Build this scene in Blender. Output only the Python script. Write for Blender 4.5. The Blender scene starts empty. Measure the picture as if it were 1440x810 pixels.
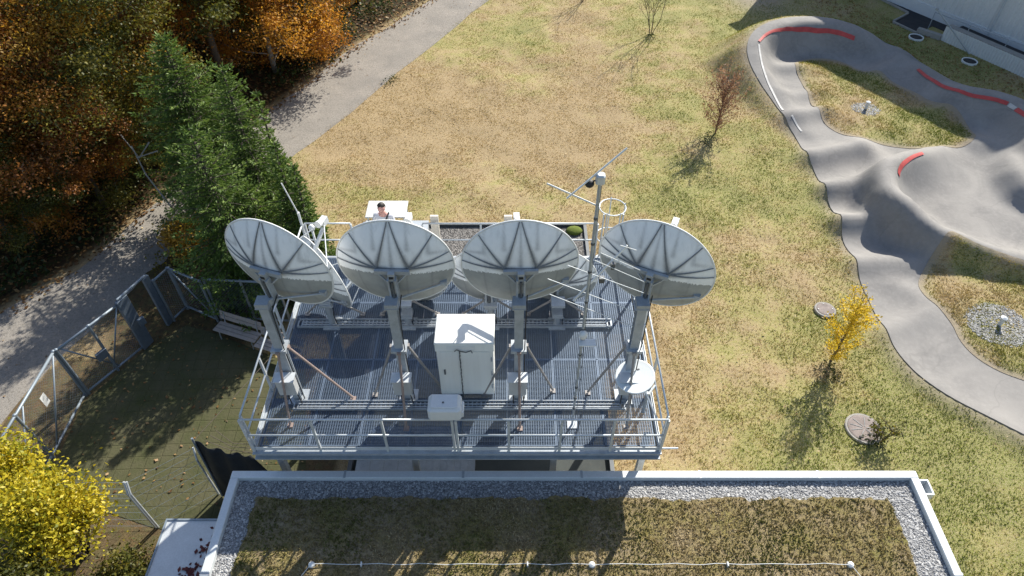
import bpy, bmesh, math, random
import numpy as np
from mathutils import Vector, Matrix, noise as mnoise
R = math.radians
rng = np.random.default_rng(7)
random.seed(7)
scene = bpy.context.scene
COL = scene.collection

# ------------------------------------------------------------------ camera numbers
CAM_H, PITCH, F = 18.0, 46.0, 960.0
CP, SP = math.cos(R(PITCH)), math.sin(R(PITCH))

def at(px, py, h=0.0):
    """world point at height h seen at pixel (px, py) of the 1440x810 photograph"""
    d = (py - 405) / F
    z = (CAM_H - h) / (SP + d * CP)
    return Vector(((px - 720) / F * z, (CP - d * SP) * z, h))

def atY(px, py, Y):
    d = (py - 405) / F
    z = Y / (CP - d * SP)
    return Vector(((px - 720) / F * z, Y, CAM_H - z * (SP + d * CP)))

# ------------------------------------------------------------------ tagging
def tag(o, label=None, cat=None, group=None, kind=None):
    if label: o['label'] = label
    if cat: o['category'] = cat
    if group: o['group'] = group
    if kind: o['kind'] = kind
    return o

def empty(name, loc=(0, 0, 0), rz=0.0, label=None, cat=None, group=None):
    o = bpy.data.objects.new(name, None)
    o.empty_display_size = 0.3
    o.location = loc
    o.rotation_euler.z = rz
    COL.objects.link(o)
    return tag(o, label, cat, group)

def copy_tree(o, parent=None):
    c = o.copy()
    COL.objects.link(c)
    c.parent = parent
    for ch in list(o.children):
        copy_tree(ch, c)
    return c

# ------------------------------------------------------------------ mesh builder
class MB:
    def __init__(s):
        s.v, s.f, s.n = [], [], 0
    def add(s, v, f):
        v = np.asarray(v, float)
        s.v.append(v)
        s.f += [tuple(i + s.n for i in q) for q in f]
        s.n += len(v)
        return s
    def box(s, c, size, rot=None, bevel=0.0):
        sx, sy, sz = [x / 2 for x in size]
        if bevel > 0:
            b = bevel
            ring = [(-sx + b, -sy), (sx - b, -sy), (sx, -sy + b), (sx, sy - b), (sx - b, sy), (-sx + b, sy), (-sx, sy - b), (-sx, -sy + b)]
            ins = [(x * (1 - b / sx), y * (1 - b / sy)) for x, y in ring]
            v = [(x, y, -sz) for x, y in ins] + [(x, y, -sz + b) for x, y in ring] + [(x, y, sz - b) for x, y in ring] + [(x, y, sz) for x, y in ins]
            f = [tuple(range(7, -1, -1)), tuple(range(24, 32))]
            for r in range(3):
                for k in range(8):
                    f.append((r * 8 + k, r * 8 + (k + 1) % 8, r * 8 + 8 + (k + 1) % 8, r * 8 + 8 + k))
        else:
            v = [(x, y, z) for z in (-sz, sz) for x, y in ((-sx, -sy), (sx, -sy), (sx, sy), (-sx, sy))]
            f = [(3, 2, 1, 0), (4, 5, 6, 7), (0, 1, 5, 4), (1, 2, 6, 5), (2, 3, 7, 6), (3, 0, 4, 7)]
        v = np.array(v, float)
        if rot is not None:
            v = v @ np.array(rot.to_3x3()).T
        return s.add(v + np.array(c, float), f)
    def bar(s, p, q, w, h, up=(0, 0, 1)):
        p, q = Vector(p), Vector(q)
        d = (q - p)
        L = d.length
        y = d.normalized()
        u = Vector(up)
        if abs(y.dot(u)) > 0.98: u = Vector((0, 1, 0))
        x = y.cross(u).normalized()
        z = x.cross(y)
        m = Matrix((x, y, z)).transposed()
        return s.box((p + q) / 2, (w, L, h), m)
    def tube(s, pts, r, n=8, cap=True):
        pts = [Vector(p) for p in pts]
        rs = r if isinstance(r, (list, tuple)) else [r] * len(pts)
        V, fc = [], []
        prev = None
        for i, p in enumerate(pts):
            if i == 0: d = pts[1] - p
            elif i == len(pts) - 1: d = p - pts[i - 1]
            else: d = (pts[i + 1] - p).normalized() + (p - pts[i - 1]).normalized()
            d.normalize()
            if prev is None:
                a = d.orthogonal().normalized()
            else:
                a = (prev - d * prev.dot(d))
                a = a.normalized() if a.length > 1e-5 else d.orthogonal().normalized()
            prev = a
            b = d.cross(a)
            for k in range(n):
                t = 2 * math.pi * k / n
                V.append(p + (a * math.cos(t) + b * math.sin(t)) * rs[i])
        for i in range(len(pts) - 1):
            for k in range(n):
                fc.append((i * n + k, i * n + (k + 1) % n, (i + 1) * n + (k + 1) % n, (i + 1) * n + k))
        if cap:
            fc.append(tuple(range(n - 1, -1, -1)))
            fc.append(tuple(range((len(pts) - 1) * n, len(pts) * n)))
        return s.add([tuple(v) for v in V], fc)
    def lathe(s, prof, c=(0, 0, 0), n=24, rot=None):
        """prof: list of (r, z)"""
        V, fc = [], []
        for r, z in prof:
            for k in range(n):
                t = 2 * math.pi * k / n
                V.append((r * math.cos(t), r * math.sin(t), z))
        for i in range(len(prof) - 1):
            for k in range(n):
                fc.append((i * n + k, i * n + (k + 1) % n, (i + 1) * n + (k + 1) % n, (i + 1) * n + k))
        fc.append(tuple(range(n - 1, -1, -1)))
        fc.append(tuple(range((len(prof) - 1) * n, len(prof) * n)))
        v = np.array(V)
        if rot is not None: v = v @ np.array(rot.to_3x3()).T
        return s.add(v + np.array(c, float), fc)
    def ell(s, c, r, n=12, m=8, rot=None):
        V, fc = [], []
        for i in range(m + 1):
            ph = math.pi * i / m
            for k in range(n):
                t = 2 * math.pi * k / n
                V.append((r[0] * math.sin(ph) * math.cos(t), r[1] * math.sin(ph) * math.sin(t), r[2] * math.cos(ph)))
        for i in range(m):
            for k in range(n):
                fc.append((i * n + k, (i + 1) * n + k, (i + 1) * n + (k + 1) % n, i * n + (k + 1) % n))
        v = np.array(V)
        if rot is not None: v = v @ np.array(rot.to_3x3()).T
        return s.add(v + np.array(c, float), fc)
    def prism(s, poly, z0, z1):
        n = len(poly)
        v = [(x, y, z0) for x, y in poly] + [(x, y, z1) for x, y in poly]
        f = [tuple(range(n - 1, -1, -1)), tuple(range(n, 2 * n))]
        for k in range(n):
            f.append((k, (k + 1) % n, n + (k + 1) % n, n + k))
        return s.add(v, f)
    def build(s, name, mat, parent=None, local=False, smooth=False, bev=0.0):
        me = bpy.data.meshes.new(name)
        v = np.concatenate(s.v) if s.v else np.zeros((0, 3))
        if parent is not None and not local:
            o_ = np.zeros(3)
            q = parent
            while q is not None:
                o_ = o_ + np.array(q.location)
                q = q.parent
            v = v - o_
        me.from_pydata([tuple(x) for x in v], [], s.f)
        bm = bmesh.new(); bm.from_mesh(me)
        bmesh.ops.recalc_face_normals(bm, faces=bm.faces)
        bm.to_mesh(me); bm.free()
        if smooth:
            for p in me.polygons: p.use_smooth = True
        me.materials.append(mat)
        o = bpy.data.objects.new(name, me)
        COL.objects.link(o)
        o.parent = parent
        if bev > 0:
            b = o.modifiers.new('bevel', 'BEVEL'); b.width = bev; b.segments = 2; b.limit_method = 'ANGLE'
        return o

def np_mesh(name, V, faces, mat, nper, attrs=None, parent=None, smooth=False):
    """fast mesh: V (n,3), faces (m,nper) int array"""
    me = bpy.data.meshes.new(name)
    V = np.asarray(V, np.float32); faces = np.asarray(faces, np.int32)
    me.vertices.add(len(V)); me.vertices.foreach_set('co', V.ravel())
    me.loops.add(faces.size); me.loops.foreach_set('vertex_index', faces.ravel())
    me.polygons.add(len(faces))
    me.polygons.foreach_set('loop_start', np.arange(0, faces.size, nper, dtype=np.int32))
    try: me.polygons.foreach_set('loop_total', np.full(len(faces), nper, np.int32))
    except Exception: pass
    if smooth: me.polygons.foreach_set('use_smooth', np.ones(len(faces), bool))
    for k, a in (attrs or {}).items():
        at_ = me.attributes.new(k, 'FLOAT', 'POINT')
        at_.data.foreach_set('value', np.asarray(a, np.float32))
    me.update(); me.validate()
    me.materials.append(mat)
    o = bpy.data.objects.new(name, me)
    COL.objects.link(o)
    o.parent = parent
    return o

# ------------------------------------------------------------------ materials
class NT:
    def __init__(s, name):
        s.m = bpy.data.materials.new(name); s.m.use_nodes = True
        s.t = s.m.node_tree; s.t.nodes.clear()
        s.out = s.t.nodes.new('ShaderNodeOutputMaterial')
        s.co = None
    def n(s, typ, **kw):
        x = s.t.nodes.new(typ)
        for k, v in kw.items(): setattr(x, k, v)
        return x
    def l(s, a, b): s.t.links.new(a, b)
    def coord(s, world=False):
        if world:
            return s.n('ShaderNodeNewGeometry').outputs['Position']
        return s.n('ShaderNodeTexCoord').outputs['Object']
    def noise(s, co, scale, detail=4, rough=0.6, dist=0.0):
        x = s.n('ShaderNodeTexNoise')
        x.inputs['Scale'].default_value = scale; x.inputs['Detail'].default_value = detail
        x.inputs['Roughness'].default_value = rough; x.inputs['Distortion'].default_value = dist
        s.l(co, x.inputs['Vector'])
        return x.outputs['Fac']
    def ramp(s, fac, stops, interp='LINEAR'):
        x = s.n('ShaderNodeValToRGB'); cr = x.color_ramp; cr.interpolation = interp
        while len(cr.elements) < len(stops): cr.elements.new(0.5)
        for e, (p, c) in zip(cr.elements, stops):
            e.position = p
            e.color = (c, c, c, 1) if isinstance(c, (int, float)) else (*c, 1)
        s.l(fac, x.inputs['Fac'])
        return x.outputs['Color']
    def mix(s, fac, a, b, mode='MIX'):
        x = s.n('ShaderNodeMix', data_type='RGBA', blend_type=mode)
        for sock, val in ((x.inputs[0], fac), (x.inputs[6], a), (x.inputs[7], b)):
            if isinstance(val, (int, float)): sock.default_value = val
            elif isinstance(val, tuple): sock.default_value = (*val, 1)
            else: s.l(val, sock)
        return x.outputs[2]
    def math(s, op, a, b=None, c=None, clamp=False):
        x = s.n('ShaderNodeMath', operation=op, use_clamp=clamp)
        for i, val in enumerate((a, b, c)):
            if val is None: continue
            if isinstance(val, (int, float)): x.inputs[i].default_value = val
            else: s.l(val, x.inputs[i])
        return x.outputs[0]
    def attr(s, name):
        return s.n('ShaderNodeAttribute', attribute_name=name).outputs['Fac']
    def bsdf(s, color, rough=0.7, metal=0.0, bump=None, bstr=0.3, bdist=0.02, spec=None):
        b = s.n('ShaderNodeBsdfPrincipled')
        for sock, val in (('Base Color', color), ('Roughness', rough), ('Metallic', metal)):
            i = b.inputs[sock]
            if isinstance(val, tuple): i.default_value = (*val, 1)
            elif isinstance(val, (int, float)): i.default_value = val
            else: s.l(val, i)
        if spec is not None: b.inputs['Specular IOR Level'].default_value = spec
        if bump is not None:
            bp = s.n('ShaderNodeBump'); bp.inputs['Strength'].default_value = bstr; bp.inputs['Distance'].default_value = bdist
            s.l(bump, bp.inputs['Height']); s.l(bp.outputs['Normal'], b.inputs['Normal'])
        s.l(b.outputs[0], s.out.inputs['Surface'])
        return s.m

def plain(name, c, rough=0.6, metal=0.0, var=0.25, scale=3.0, bump=0.1, dirt=None, spec=None):
    """paint / metal / wood with soft weathering: two noises vary the colour, a fine one bumps it"""
    t = NT(name); co = t.coord()
    n1 = t.noise(co, scale, 6, 0.65); n2 = t.noise(co, scale * 14, 3, 0.6)
    d = tuple(x * (1 - var) for x in c) if dirt is None else dirt
    col = t.mix(t.ramp(n1, [(0.38, 0.0), (0.72, 1.0)]), c, d)
    col = t.mix(0.35, col, t.mix(t.ramp(n2, [(0.35, 0.0), (0.65, 1.0)]), tuple(min(1, x * 1.1) for x in c), tuple(x * (1 - var) for x in c)))
    rr = t.math('ADD', t.math('MULTIPLY', n1, 0.25), rough - 0.12)
    return t.bsdf(col, rr, metal, n2, bump, 0.01, spec)

M = {}
M['galv'] = plain('galvanised_steel', (0.45, 0.49, 0.53), 0.5, 0.35, 0.35, 5)
M['galv_light'] = plain('light_galvanised_steel', (0.62, 0.66, 0.69), 0.45, 0.25, 0.25, 5)
M['steel_dark'] = plain('dark_steel', (0.12, 0.13, 0.14), 0.5, 0.3, 0.3, 5)
M['grating'] = plain('grating_steel', (0.16, 0.215, 0.30), 0.5, 0.3, 0.3, 2)
M['brace'] = plain('brace_steel', (0.33, 0.31, 0.30), 0.55, 0.2, 0.3, 6)
M['rust_tube'] = plain('brownish_tube', (0.34, 0.26, 0.23), 0.6, 0.1, 0.35, 6)
M['white_paint'] = plain('white_paint', (0.74, 0.75, 0.74), 0.45, 0, 0.12, 2)
M['cabinet'] = plain('cabinet_white', (0.76, 0.77, 0.75), 0.5, 0, 0.08, 1.5, 0.05)
def streaked(name, c, d, amt):
    t = NT(name); co = t.coord(True)
    ms = t.n('ShaderNodeMapping'); ms.inputs['Scale'].default_value = (7, 7, .5); t.l(co, ms.inputs['Vector'])
    sk = t.noise(ms.outputs[0], 1.0, 6, .65); n1 = t.noise(co, 2.5, 5, .6)
    col = t.mix(t.math('MULTIPLY', t.ramp(sk, [(.45, 0), (.75, 1)]), t.math('MULTIPLY', n1, amt * 2)), c, d)
    return t.bsdf(col, .5, 0, n1, .05, .01)
M['cabinet'] = streaked('cabinet_white', (0.79, 0.80, 0.77), (0.55, 0.54, 0.49), .22)
M['cap'] = streaked('parapet_cap', (0.68, 0.71, 0.72), (0.45, 0.47, 0.47), .4)
M['grey_box'] = plain('grey_box_paint', (0.50, 0.51, 0.51), 0.5, 0, 0.15, 4)
M['plastic'] = plain('pale_plastic', (0.66, 0.68, 0.69), 0.5, 0, 0.1, 4)
M['black'] = plain('black_rubber', (0.02, 0.02, 0.022), 0.6, 0, 0.3, 6)
M['wood_white'] = plain('pale_board', (0.68, 0.63, 0.55), 0.7, 0, 0.2, 8)
M['bench_wood'] = plain('grey_bench_wood', (0.44, 0.38, 0.34), 0.75, 0, 0.3, 9, 0.3)
M['concrete'] = plain('concrete', (0.36, 0.34, 0.31), 0.85, 0, 0.3, 4, 0.4)
M['manhole'] = plain('manhole_concrete', (0.30, 0.25, 0.23), 0.85, 0, 0.45, 5, 0.5)
M['tarp'] = plain('dark_screen_fabric', (0.012, 0.016, 0.02), 0.75, 0, 0.4, 4, 0.3)
M['fence'] = plain('fence_steel', (0.26, 0.31, 0.36), 0.5, 0.3, 0.3, 5)
M['fence_panel'] = plain('fence_panel_steel', (0.16, 0.20, 0.25), 0.5, 0.2, 0.3, 5)
M['wall'] = plain('rendered_wall', (0.50, 0.49, 0.45), 0.8, 0, 0.2, 1.5, 0.3)
M['hall_dark'] = plain('dark_pavement', (0.035, 0.036, 0.04), 0.9, 0, 0.35, 3, 0.4)
M['cap'] = plain('parapet_cap', (0.66, 0.69, 0.70), 0.42, 0.15, 0.14, 2, 0.05)
M['red_paint'] = plain('red_track_paint', (0.55, 0.075, 0.07), 0.7, 0, 0.4, 3, 0.3)
M['line_paint'] = plain('white_track_paint', (0.58, 0.57, 0.55), 0.7, 0, 0.35, 3, 0.3)
M['skin'] = plain('skin', (0.56, 0.30, 0.26), 0.5, 0, 0.12, 8)
M['hair'] = plain('dark_hair', (0.012, 0.009, 0.008), 0.5, 0, 0.3, 20, 0.5)
M['shirt'] = plain('pale_shirt', (0.60, 0.61, 0.66), 0.8, 0, 0.12, 9, 0.3)
M['trousers'] = plain('dark_trousers', (0.03, 0.035, 0.05), 0.8, 0, 0.2, 9, 0.3)
M['eye'] = plain('eye', (0.05, 0.04, 0.035), 0.2, 0, 0.1, 9, 0)
M['bark'] = plain('bark', (0.13, 0.105, 0.085), 0.9, 0, 0.5, 6, 0.8)
M['bark_pale'] = plain('pale_bark', (0.30, 0.28, 0.25), 0.9, 0, 0.4, 6, 0.6)
M['bark_twig'] = plain('red_brown_twig', (0.20, 0.115, 0.085), 0.9, 0, 0.3, 6, 0.3)

def leaf_mat(name, stops, trans=0.4):
    t = NT(name)
    a = t.attr('tint')
    col = t.ramp(a, stops)
    d = t.n('ShaderNodeBsdfDiffuse'); t.l(col, d.inputs['Color'])
    tr = t.n('ShaderNodeBsdfTranslucent'); t.l(t.mix(1.0, col, (1.0, 0.95, 0.7), 'MULTIPLY'), tr.inputs['Color'])
    g = t.n('ShaderNodeBsdfGlossy'); g.inputs['Roughness'].default_value = 0.5; g.inputs['Color'].default_value = (1, 1, 1, 1)
    m1 = t.n('ShaderNodeMixShader'); m1.inputs[0].default_value = trans
    t.l(d.outputs[0], m1.inputs[1]); t.l(tr.outputs[0], m1.inputs[2])
    m2 = t.n('ShaderNodeMixShader'); m2.inputs[0].default_value = 0.02
    t.l(m1.outputs[0], m2.inputs[1]); t.l(g.outputs[0], m2.inputs[2])
    t.l(m2.outputs[0], t.out.inputs['Surface'])
    return t.m
L = {}
L['orange'] = leaf_mat('orange_leaves', [(0, (0.24, 0.10, 0.02)), (0.5, (0.50, 0.21, 0.025)), (1, (0.66, 0.37, 0.05))], 0.5)
L['rust'] = leaf_mat('rust_leaves', [(0, (0.11, 0.08, 0.025)), (0.3, (0.26, 0.10, 0.03)), (0.7, (0.46, 0.19, 0.035)), (1, (0.58, 0.32, 0.05))], 0.5)
L['gold'] = leaf_mat('gold_leaves', [(0, (0.13, 0.13, 0.03)), (0.35, (0.36, 0.20, 0.035)), (0.75, (0.52, 0.32, 0.045)), (1, (0.62, 0.48, 0.07))], 0.5)
L['olive'] = leaf_mat('olive_leaves', [(0, (0.035, 0.05, 0.012)), (0.5, (0.10, 0.11, 0.02)), (1, (0.24, 0.20, 0.03))])
L['under'] = leaf_mat('undergrowth_leaves', [(0, (0.022, 0.04, 0.012)), (0.6, (0.06, 0.085, 0.02)), (1, (0.13, 0.10, 0.035))])
L['yellow'] = leaf_mat('yellow_leaves', [(0, (0.15, 0.20, 0.02)), (0.35, (0.42, 0.38, 0.03)), (1, (0.68, 0.53, 0.03))])
L['yellow_tree'] = leaf_mat('bright_yellow_leaves', [(0, (0.40, 0.33, 0.03)), (.4, (0.70, 0.50, 0.035)), (1, (0.92, 0.72, 0.07))])
L['needle'] = leaf_mat('needles', [(0, (0.065, 0.115, 0.028)), (0.6, (0.14, 0.225, 0.05)), (1, (0.25, 0.34, 0.085))], 0.38)
L['redbrown'] = leaf_mat('red_brown_leaves', [(0, (0.22, 0.12, 0.08)), (1, (0.42, 0.25, 0.17))])
L['grass'] = leaf_mat('grass_blades', [(0, (0.14, 0.185, 0.025)), (0.3, (0.265, 0.27, 0.055)), (0.6, (0.40, 0.322, 0.15)), (1, (0.55, 0.43, 0.245))], 0.35)
L['litter'] = leaf_mat('fallen_leaf', [(0, (0.10, 0.05, 0.02)), (0.5, (0.28, 0.16, 0.06)), (1, (0.50, 0.40, 0.22))], 0.15)
L['purple'] = leaf_mat('dark_red_leaf', [(0, (0.05, 0.012, 0.015)), (1, (0.14, 0.035, 0.03))], 0.1)
L['sedum'] = leaf_mat('sedum', [(0, (0.12, 0.13, 0.03)), (0.5, (0.30, 0.24, 0.11)), (1, (0.48, 0.39, 0.24))], 0.2)

# ------------------------------------------------------------------ track and terrain heights
def polyW(pts):
    return [at(*p) for p in pts]

# ridges: (pixel x, pixel y, height) along the outer asphalt rim; the track lies on the LEFT of the direction of travel = False/True
RIDGES = []
def ridge(pts, inside, w_in=1.5, w_out=1.0, flat=0.38):
    W = np.array([tuple(at(*p)) for p in pts])
    RIDGES.append((W, inside, w_in, w_out, flat))
# berm at the far end
ridge([(1118, 178, 0.16), (1095, 155, 0.30), (1072, 122, 0.55), (1054, 88, 0.95), (1050, 62, 1.3), (1061, 43, 1.45), (1084, 31, 1.5), (1112, 25, 1.5), (1146, 24, 1.5), (1176, 28, 1.45), (1203, 36, 1.25), (1226, 48, 0.9), (1246, 62, 0.4)], 'R', 1.15, 1.2, .74)
# berm on the right
ridge([(1282, 82, 0.3), (1302, 93, 0.6), (1333, 112, 0.9), (1360, 122, 1.1), (1400, 128, 1.3), (1442, 141, 1.4), (1478, 180, 1.4), (1494, 225, 1.3)], 'R', 1.5, 1.0, .5)
# central bowl
ridge([(1310, 206, 0.5), (1289, 210, 0.9), (1262, 217, 1.2), (1244, 227, 1.4), (1241, 243, 1.45), (1247, 264, 1.45), (1272, 289, 1.4), (1299, 311, 1.3), (1323, 326, 1.15), (1348, 334, 1.0), (1374, 346, 0.85), (1410, 360, 0.75), (1445, 370, 0.65), (1500, 385, 0.5)], 'L', 1.6, 0.42, 0.46)
# rim at the right picture edge
ridge([(1432, 212, 0.5), (1430, 222, 0.7), (1436, 238, 0.8), (1450, 256, 0.8), (1480, 280, 0.7)], 'L', 1.5, 0.8)
# low bank on the lower bend
ridge([(1246, 470, 0.10), (1262, 496, 0.14), (1290, 527, 0.16), (1335, 558, 0.17), (1385, 583, 0.17), (1440, 611, 0.17), (1500, 640, 0.15)], 'L', .95, 0.9, 0.05)

# rollers: across the left lane
ROLL = []
for a, b, h, w in (((1083, 100), (1125, 98), .20, .55), ((1100, 140), (1150, 132), .12, .5), ((1112, 172), (1160, 160), .30, .55), ((1140, 226), (1205, 214), .34, .7), ((1163, 272), (1232, 262), .38, .62),
                   ((1180, 318), (1300, 322), .40, .62), ((1205, 374), (1290, 372), .22, .6), ((1262, 405), (1310, 430), .10, .6), ((1235, 105), (1265, 85), .25, .6), ((1210, 205), (1240, 232), .15, .8), ((1300, 445), (1240, 470), .12, .5), ((1375, 205), (1440, 225), .25, .9)):
    ROLL.append((np.array(at(*a))[:2], np.array(at(*b))[:2], h * 1.45, w * .82))

def seg_dist(P, A, B):
    ab = B - A
    t = np.clip(((P - A) @ ab) / (ab @ ab + 1e-9), 0, 1)
    q = A + t[:, None] * ab
    return np.hypot(*(P - q).T), t

def smooth01(t):
    t = np.clip(t, 0, 1)
    return t * t * (3 - 2 * t)

def track_h(P):
    P = np.asarray(P, float)
    out = np.zeros(len(P))
    for W, side, w_in, w_out, flat in RIDGES:
        best = np.full(len(P), 1e9); H = np.zeros(len(P)); sg = np.zeros(len(P)); endcap = np.ones(len(P))
        for i in range(len(W) - 1):
            A, B = W[i, :2], W[i + 1, :2]
            d, t = seg_dist(P, A, B)
            cr = (B - A)[0] * (P[:, 1] - A[1]) - (B - A)[1] * (P[:, 0] - A[0])
            m = d < best
            best[m] = d[m]; H[m] = (W[i, 2] + t * (W[i + 1, 2] - W[i, 2]))[m]; sg[m] = cr[m]
            e = np.zeros(len(P), bool)
            if i == 0: e |= (t <= 0)
            if i == len(W) - 2: e |= (t >= 1)
            endcap[m] = np.where(e, 0, 1)[m]
        ins = (sg > 0) if side == 'L' else (sg < 0)
        ti = np.clip((best - flat) / w_in, 0, 1)
        hin = H * (1 - ti) ** 1.9
        ho = H * (1 - smooth01((best - 0.05) / (w_out * (0.5 + H))))
        h = np.where(ins, hin, ho)
        out = np.maximum(out, h)
    for A, B, h, w in ROLL:
        d, t = seg_dist(P, A, B)
        out = out + h * np.exp(-(d / w) ** 2) * np.exp(-out * 1.2)
    return out

def in_poly(P, poly):
    x, y = P[:, 0], P[:, 1]
    r = np.zeros(len(P), bool)
    n = len(poly)
    for i in range(n):
        x1, y1 = poly[i][0], poly[i][1]; x2, y2 = poly[(i + 1) % n][0], poly[(i + 1) % n][1]
        c = ((y1 > y) != (y2 > y)) & (x < (x2 - x1) * (y - y1) / (y2 - y1 + 1e-12) + x1)
        r ^= c
    return r

def poly_dist(P, poly, closed=True):
    best = np.full(len(P), 1e9)
    n = len(poly)
    for i in range(n if closed else n - 1):
        d, _ = seg_dist(P, np.array(poly[i][:2], float), np.array(poly[(i + 1) % n][:2], float))
        best = np.minimum(best, d)
    return best

def smooth_poly(poly, it=2, closed=True):
    p = [np.array(q[:2], float) for q in poly]
    for _ in range(it):
        o = []
        n = len(p)
        for i in range(n if closed else n - 1):
            a, b = p[i], p[(i + 1) % n]
            o += [a * .75 + b * .25, a * .25 + b * .75]
        if not closed: o = [p[0]] + o + [p[-1]]
        p = o
    return [tuple(q) for q in p]

track_outer = smooth_poly(polyW([(1560, 668, .15), (1500, 640, .15), (1440, 611, .17), (1385, 583, .17), (1335, 558, .17), (1290, 527, .16), (1262, 496, .14), (1245, 468, .1), (1226, 430, .05), (1211, 396, .1), (1199, 360, .1), (1187, 330, .3), (1176, 302, .15), (1160, 266, .3), (1148, 242, .1), (1136, 222, .3), (1124, 196, .1), (1108, 172, .3), (1094, 153, .3), (1071, 121, .55), (1053, 88, .95), (1049, 62, 1.3), (1060, 42, 1.45), (1083, 30, 1.5), (1112, 24, 1.5), (1146, 23, 1.5), (1176, 27, 1.45), (1204, 35, 1.25), (1227, 47, .9), (1246, 61, .4), (1264, 73, .25), (1284, 81, .3), (1302, 92, .6), (1333, 111, .9), (1360, 121, 1.1), (1400, 127, 1.3), (1442, 140, 1.4), (1480, 178, 1.4), (1560, 260, 1.3)]), 2)
island1 = smooth_poly(polyW([(1113, 92, .1), (1126, 83, .1), (1150, 82, .05), (1185, 86, .05), (1212, 101, .05), (1238, 106, .05), (1262, 118, .1), (1284, 132, .1), (1308, 149, .1), (1338, 160, .1), (1360, 176, .1), (1372, 193, .1), (1364, 205, .15), (1330, 209, .15), (1290, 207, .15), (1250, 206, .05), (1215, 200, .05), (1178, 188, .05), (1152, 168, .1), (1140, 148, .05), (1128, 116, .05)]), 2)
island2 = smooth_poly(polyW([(1297, 382, .1), (1309, 361, .15), (1324, 344, .35), (1344, 337, .75), (1372, 348, .7), (1410, 362, .6), (1445, 373, .5), (1500, 392, .3), (1560, 420, 0), (1560, 575, 0), (1440, 535, .05), (1402, 521, .05), (1370, 501, .05), (1349, 478, .05), (1340, 456, .05), (1320, 436, .05), (1298, 420, .05), (1290, 400, .1)]), 2)

road_l = [at(-420, 790), at(-130, 520), at(10, 435), at(120, 372), at(205, 300), at(300, 205), at(390, 150), at(470, 85), at(560, 28), at(625, -12), at(720, -80), at(830, -150)]
road_r = [at(-300, 1000), at(0, 590), at(60, 530), at(160, 430), at(235, 362), at(330, 275), at(430, 212), at(530, 128), at(610, 62), at(690, -4), at(790, -75), at(900, -150)]
road_poly = [tuple(p)[:2] for p in road_l] + [tuple(p)[:2] for p in reversed(road_r)]
road_poly = smooth_poly(road_poly, 2)
paver_poly = [tuple(at(*p))[:2] for p in ((118, 566), (205, 492), (262, 458), (300, 468), (430, 520), (430, 700), (315, 760), (215, 742), (60, 690))]
roof_poly = [(-6.0, -8), (8.6, -8), (8.6, 7.3), (-6.0, 7.3)]
low_poly = [(-3.95, 7.8), (2.45, 7.8), (2.45, 17.35), (-3.95, 17.35)]

# vectorised value noise
_perm = rng.random((256, 256))
def vnoise(x, y):
    xi = np.floor(x).astype(int); yi = np.floor(y).astype(int)
    fx = x - xi; fy = y - yi
    fx = fx * fx * (3 - 2 * fx); fy = fy * fy * (3 - 2 * fy)
    g = lambda a, b: _perm[a % 256, b % 256]
    return (g(xi, yi) * (1 - fx) + g(xi + 1, yi) * fx) * (1 - fy) + (g(xi, yi + 1) * (1 - fx) + g(xi + 1, yi + 1) * fx) * fy
def fbm(x, y, o=4):
    s, a, t = 0, 0.5, 0
    for i in range(o):
        s = s + a * vnoise(x * 2 ** i + 17.3 * i, y * 2 ** i + 5.1 * i); t += a; a *= 0.55
    return s / t

def greenness(x, y):
    """0 = dry straw, 1 = fresh green: colour of the turf itself"""
    n = fbm(x * 0.22, y * 0.22, 5)
    n2 = .5 * fbm(x * 1.1 + 40, y * 1.1, 3) + .5 * fbm(x * .45 + y * .1, y * 2.1 - x * .35, 3)
    right = smooth01((x - 2.0) / 6) * (1 - smooth01((y - 26) / 14) * 0.55)
    far = smooth01((y - 31) / 8) * 0.55
    near_road = np.exp(-((x - (-11 + (y - 26) * 0.47)) / 1.3) ** 2) * (y > 18) * 0.6
    return np.clip(0.02 + 0.68 * right + far * 0.8 + near_road + (n - 0.5) * 1.9 + (n2 - 0.5) * 1.1 + (fbm(x * 3.3 + 9, y * 3.3, 2) - .5) * .5, 0, 1)

G = 0.2
gx = np.arange(-50, 50 + G / 2, G); gy = np.arange(-16, 90 + G / 2, G)
NX, NY = len(gx), len(gy)
XX, YY = np.meshgrid(gx, gy)
PP = np.stack([XX.ravel(), YY.ravel()], 1)
HT = np.zeros(len(PP))
mt = (PP[:, 0] > 8) & (PP[:, 0] < 42) & (PP[:, 1] > 5) & (PP[:, 1] < 50)
HT[mt] = track_h(PP[mt])
_h = HT.reshape(NY, NX)
for ax in (0, 1): _h = .25 * np.roll(_h, 1, ax) + .5 * _h + .25 * np.roll(_h, -1, ax)
HT = _h.ravel()
droad = poly_dist(PP, road_poly)
inroad = in_poly(PP, road_poly)
sd_road = np.where(inroad, -droad, droad)
lawn_mask = smooth01(sd_road / 1.5)
soft = (fbm(PP[:, 0] * 0.6, PP[:, 1] * 0.6, 4) - 0.5) * 0.22
in_pav = in_poly(PP, paver_poly); d_pav = np.where(in_pav, 0, poly_dist(PP, paver_poly))
in_out = in_poly(PP, track_outer); d_out = np.where(in_out, 0, poly_dist(PP, track_outer))
soft *= lawn_mask * smooth01((d_pav) / 1.0) * smooth01(d_out / 1.2)
hall_side = smooth01(((PP[:, 0] - 17.5) * 0.845 + (PP[:, 1] - 42) * 0.535) / 3)
soft *= 1 - hall_side
# forest floor rises gently away from the road
left = (PP[:, 0] - (-14.8 + (PP[:, 1] - 20.8) * 0.54)) < 0
rise = np.where(left, smooth01(sd_road / 14) * 2.2, 0)
HT = HT + soft + rise
bm_ = np.minimum.reduce([PP[:, 0] + 50, 50 - PP[:, 0], PP[:, 1] + 16, 90 - PP[:, 1]])
HT *= smooth01(bm_ / 6)
Hgrid = HT.reshape(NY, NX)

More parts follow.
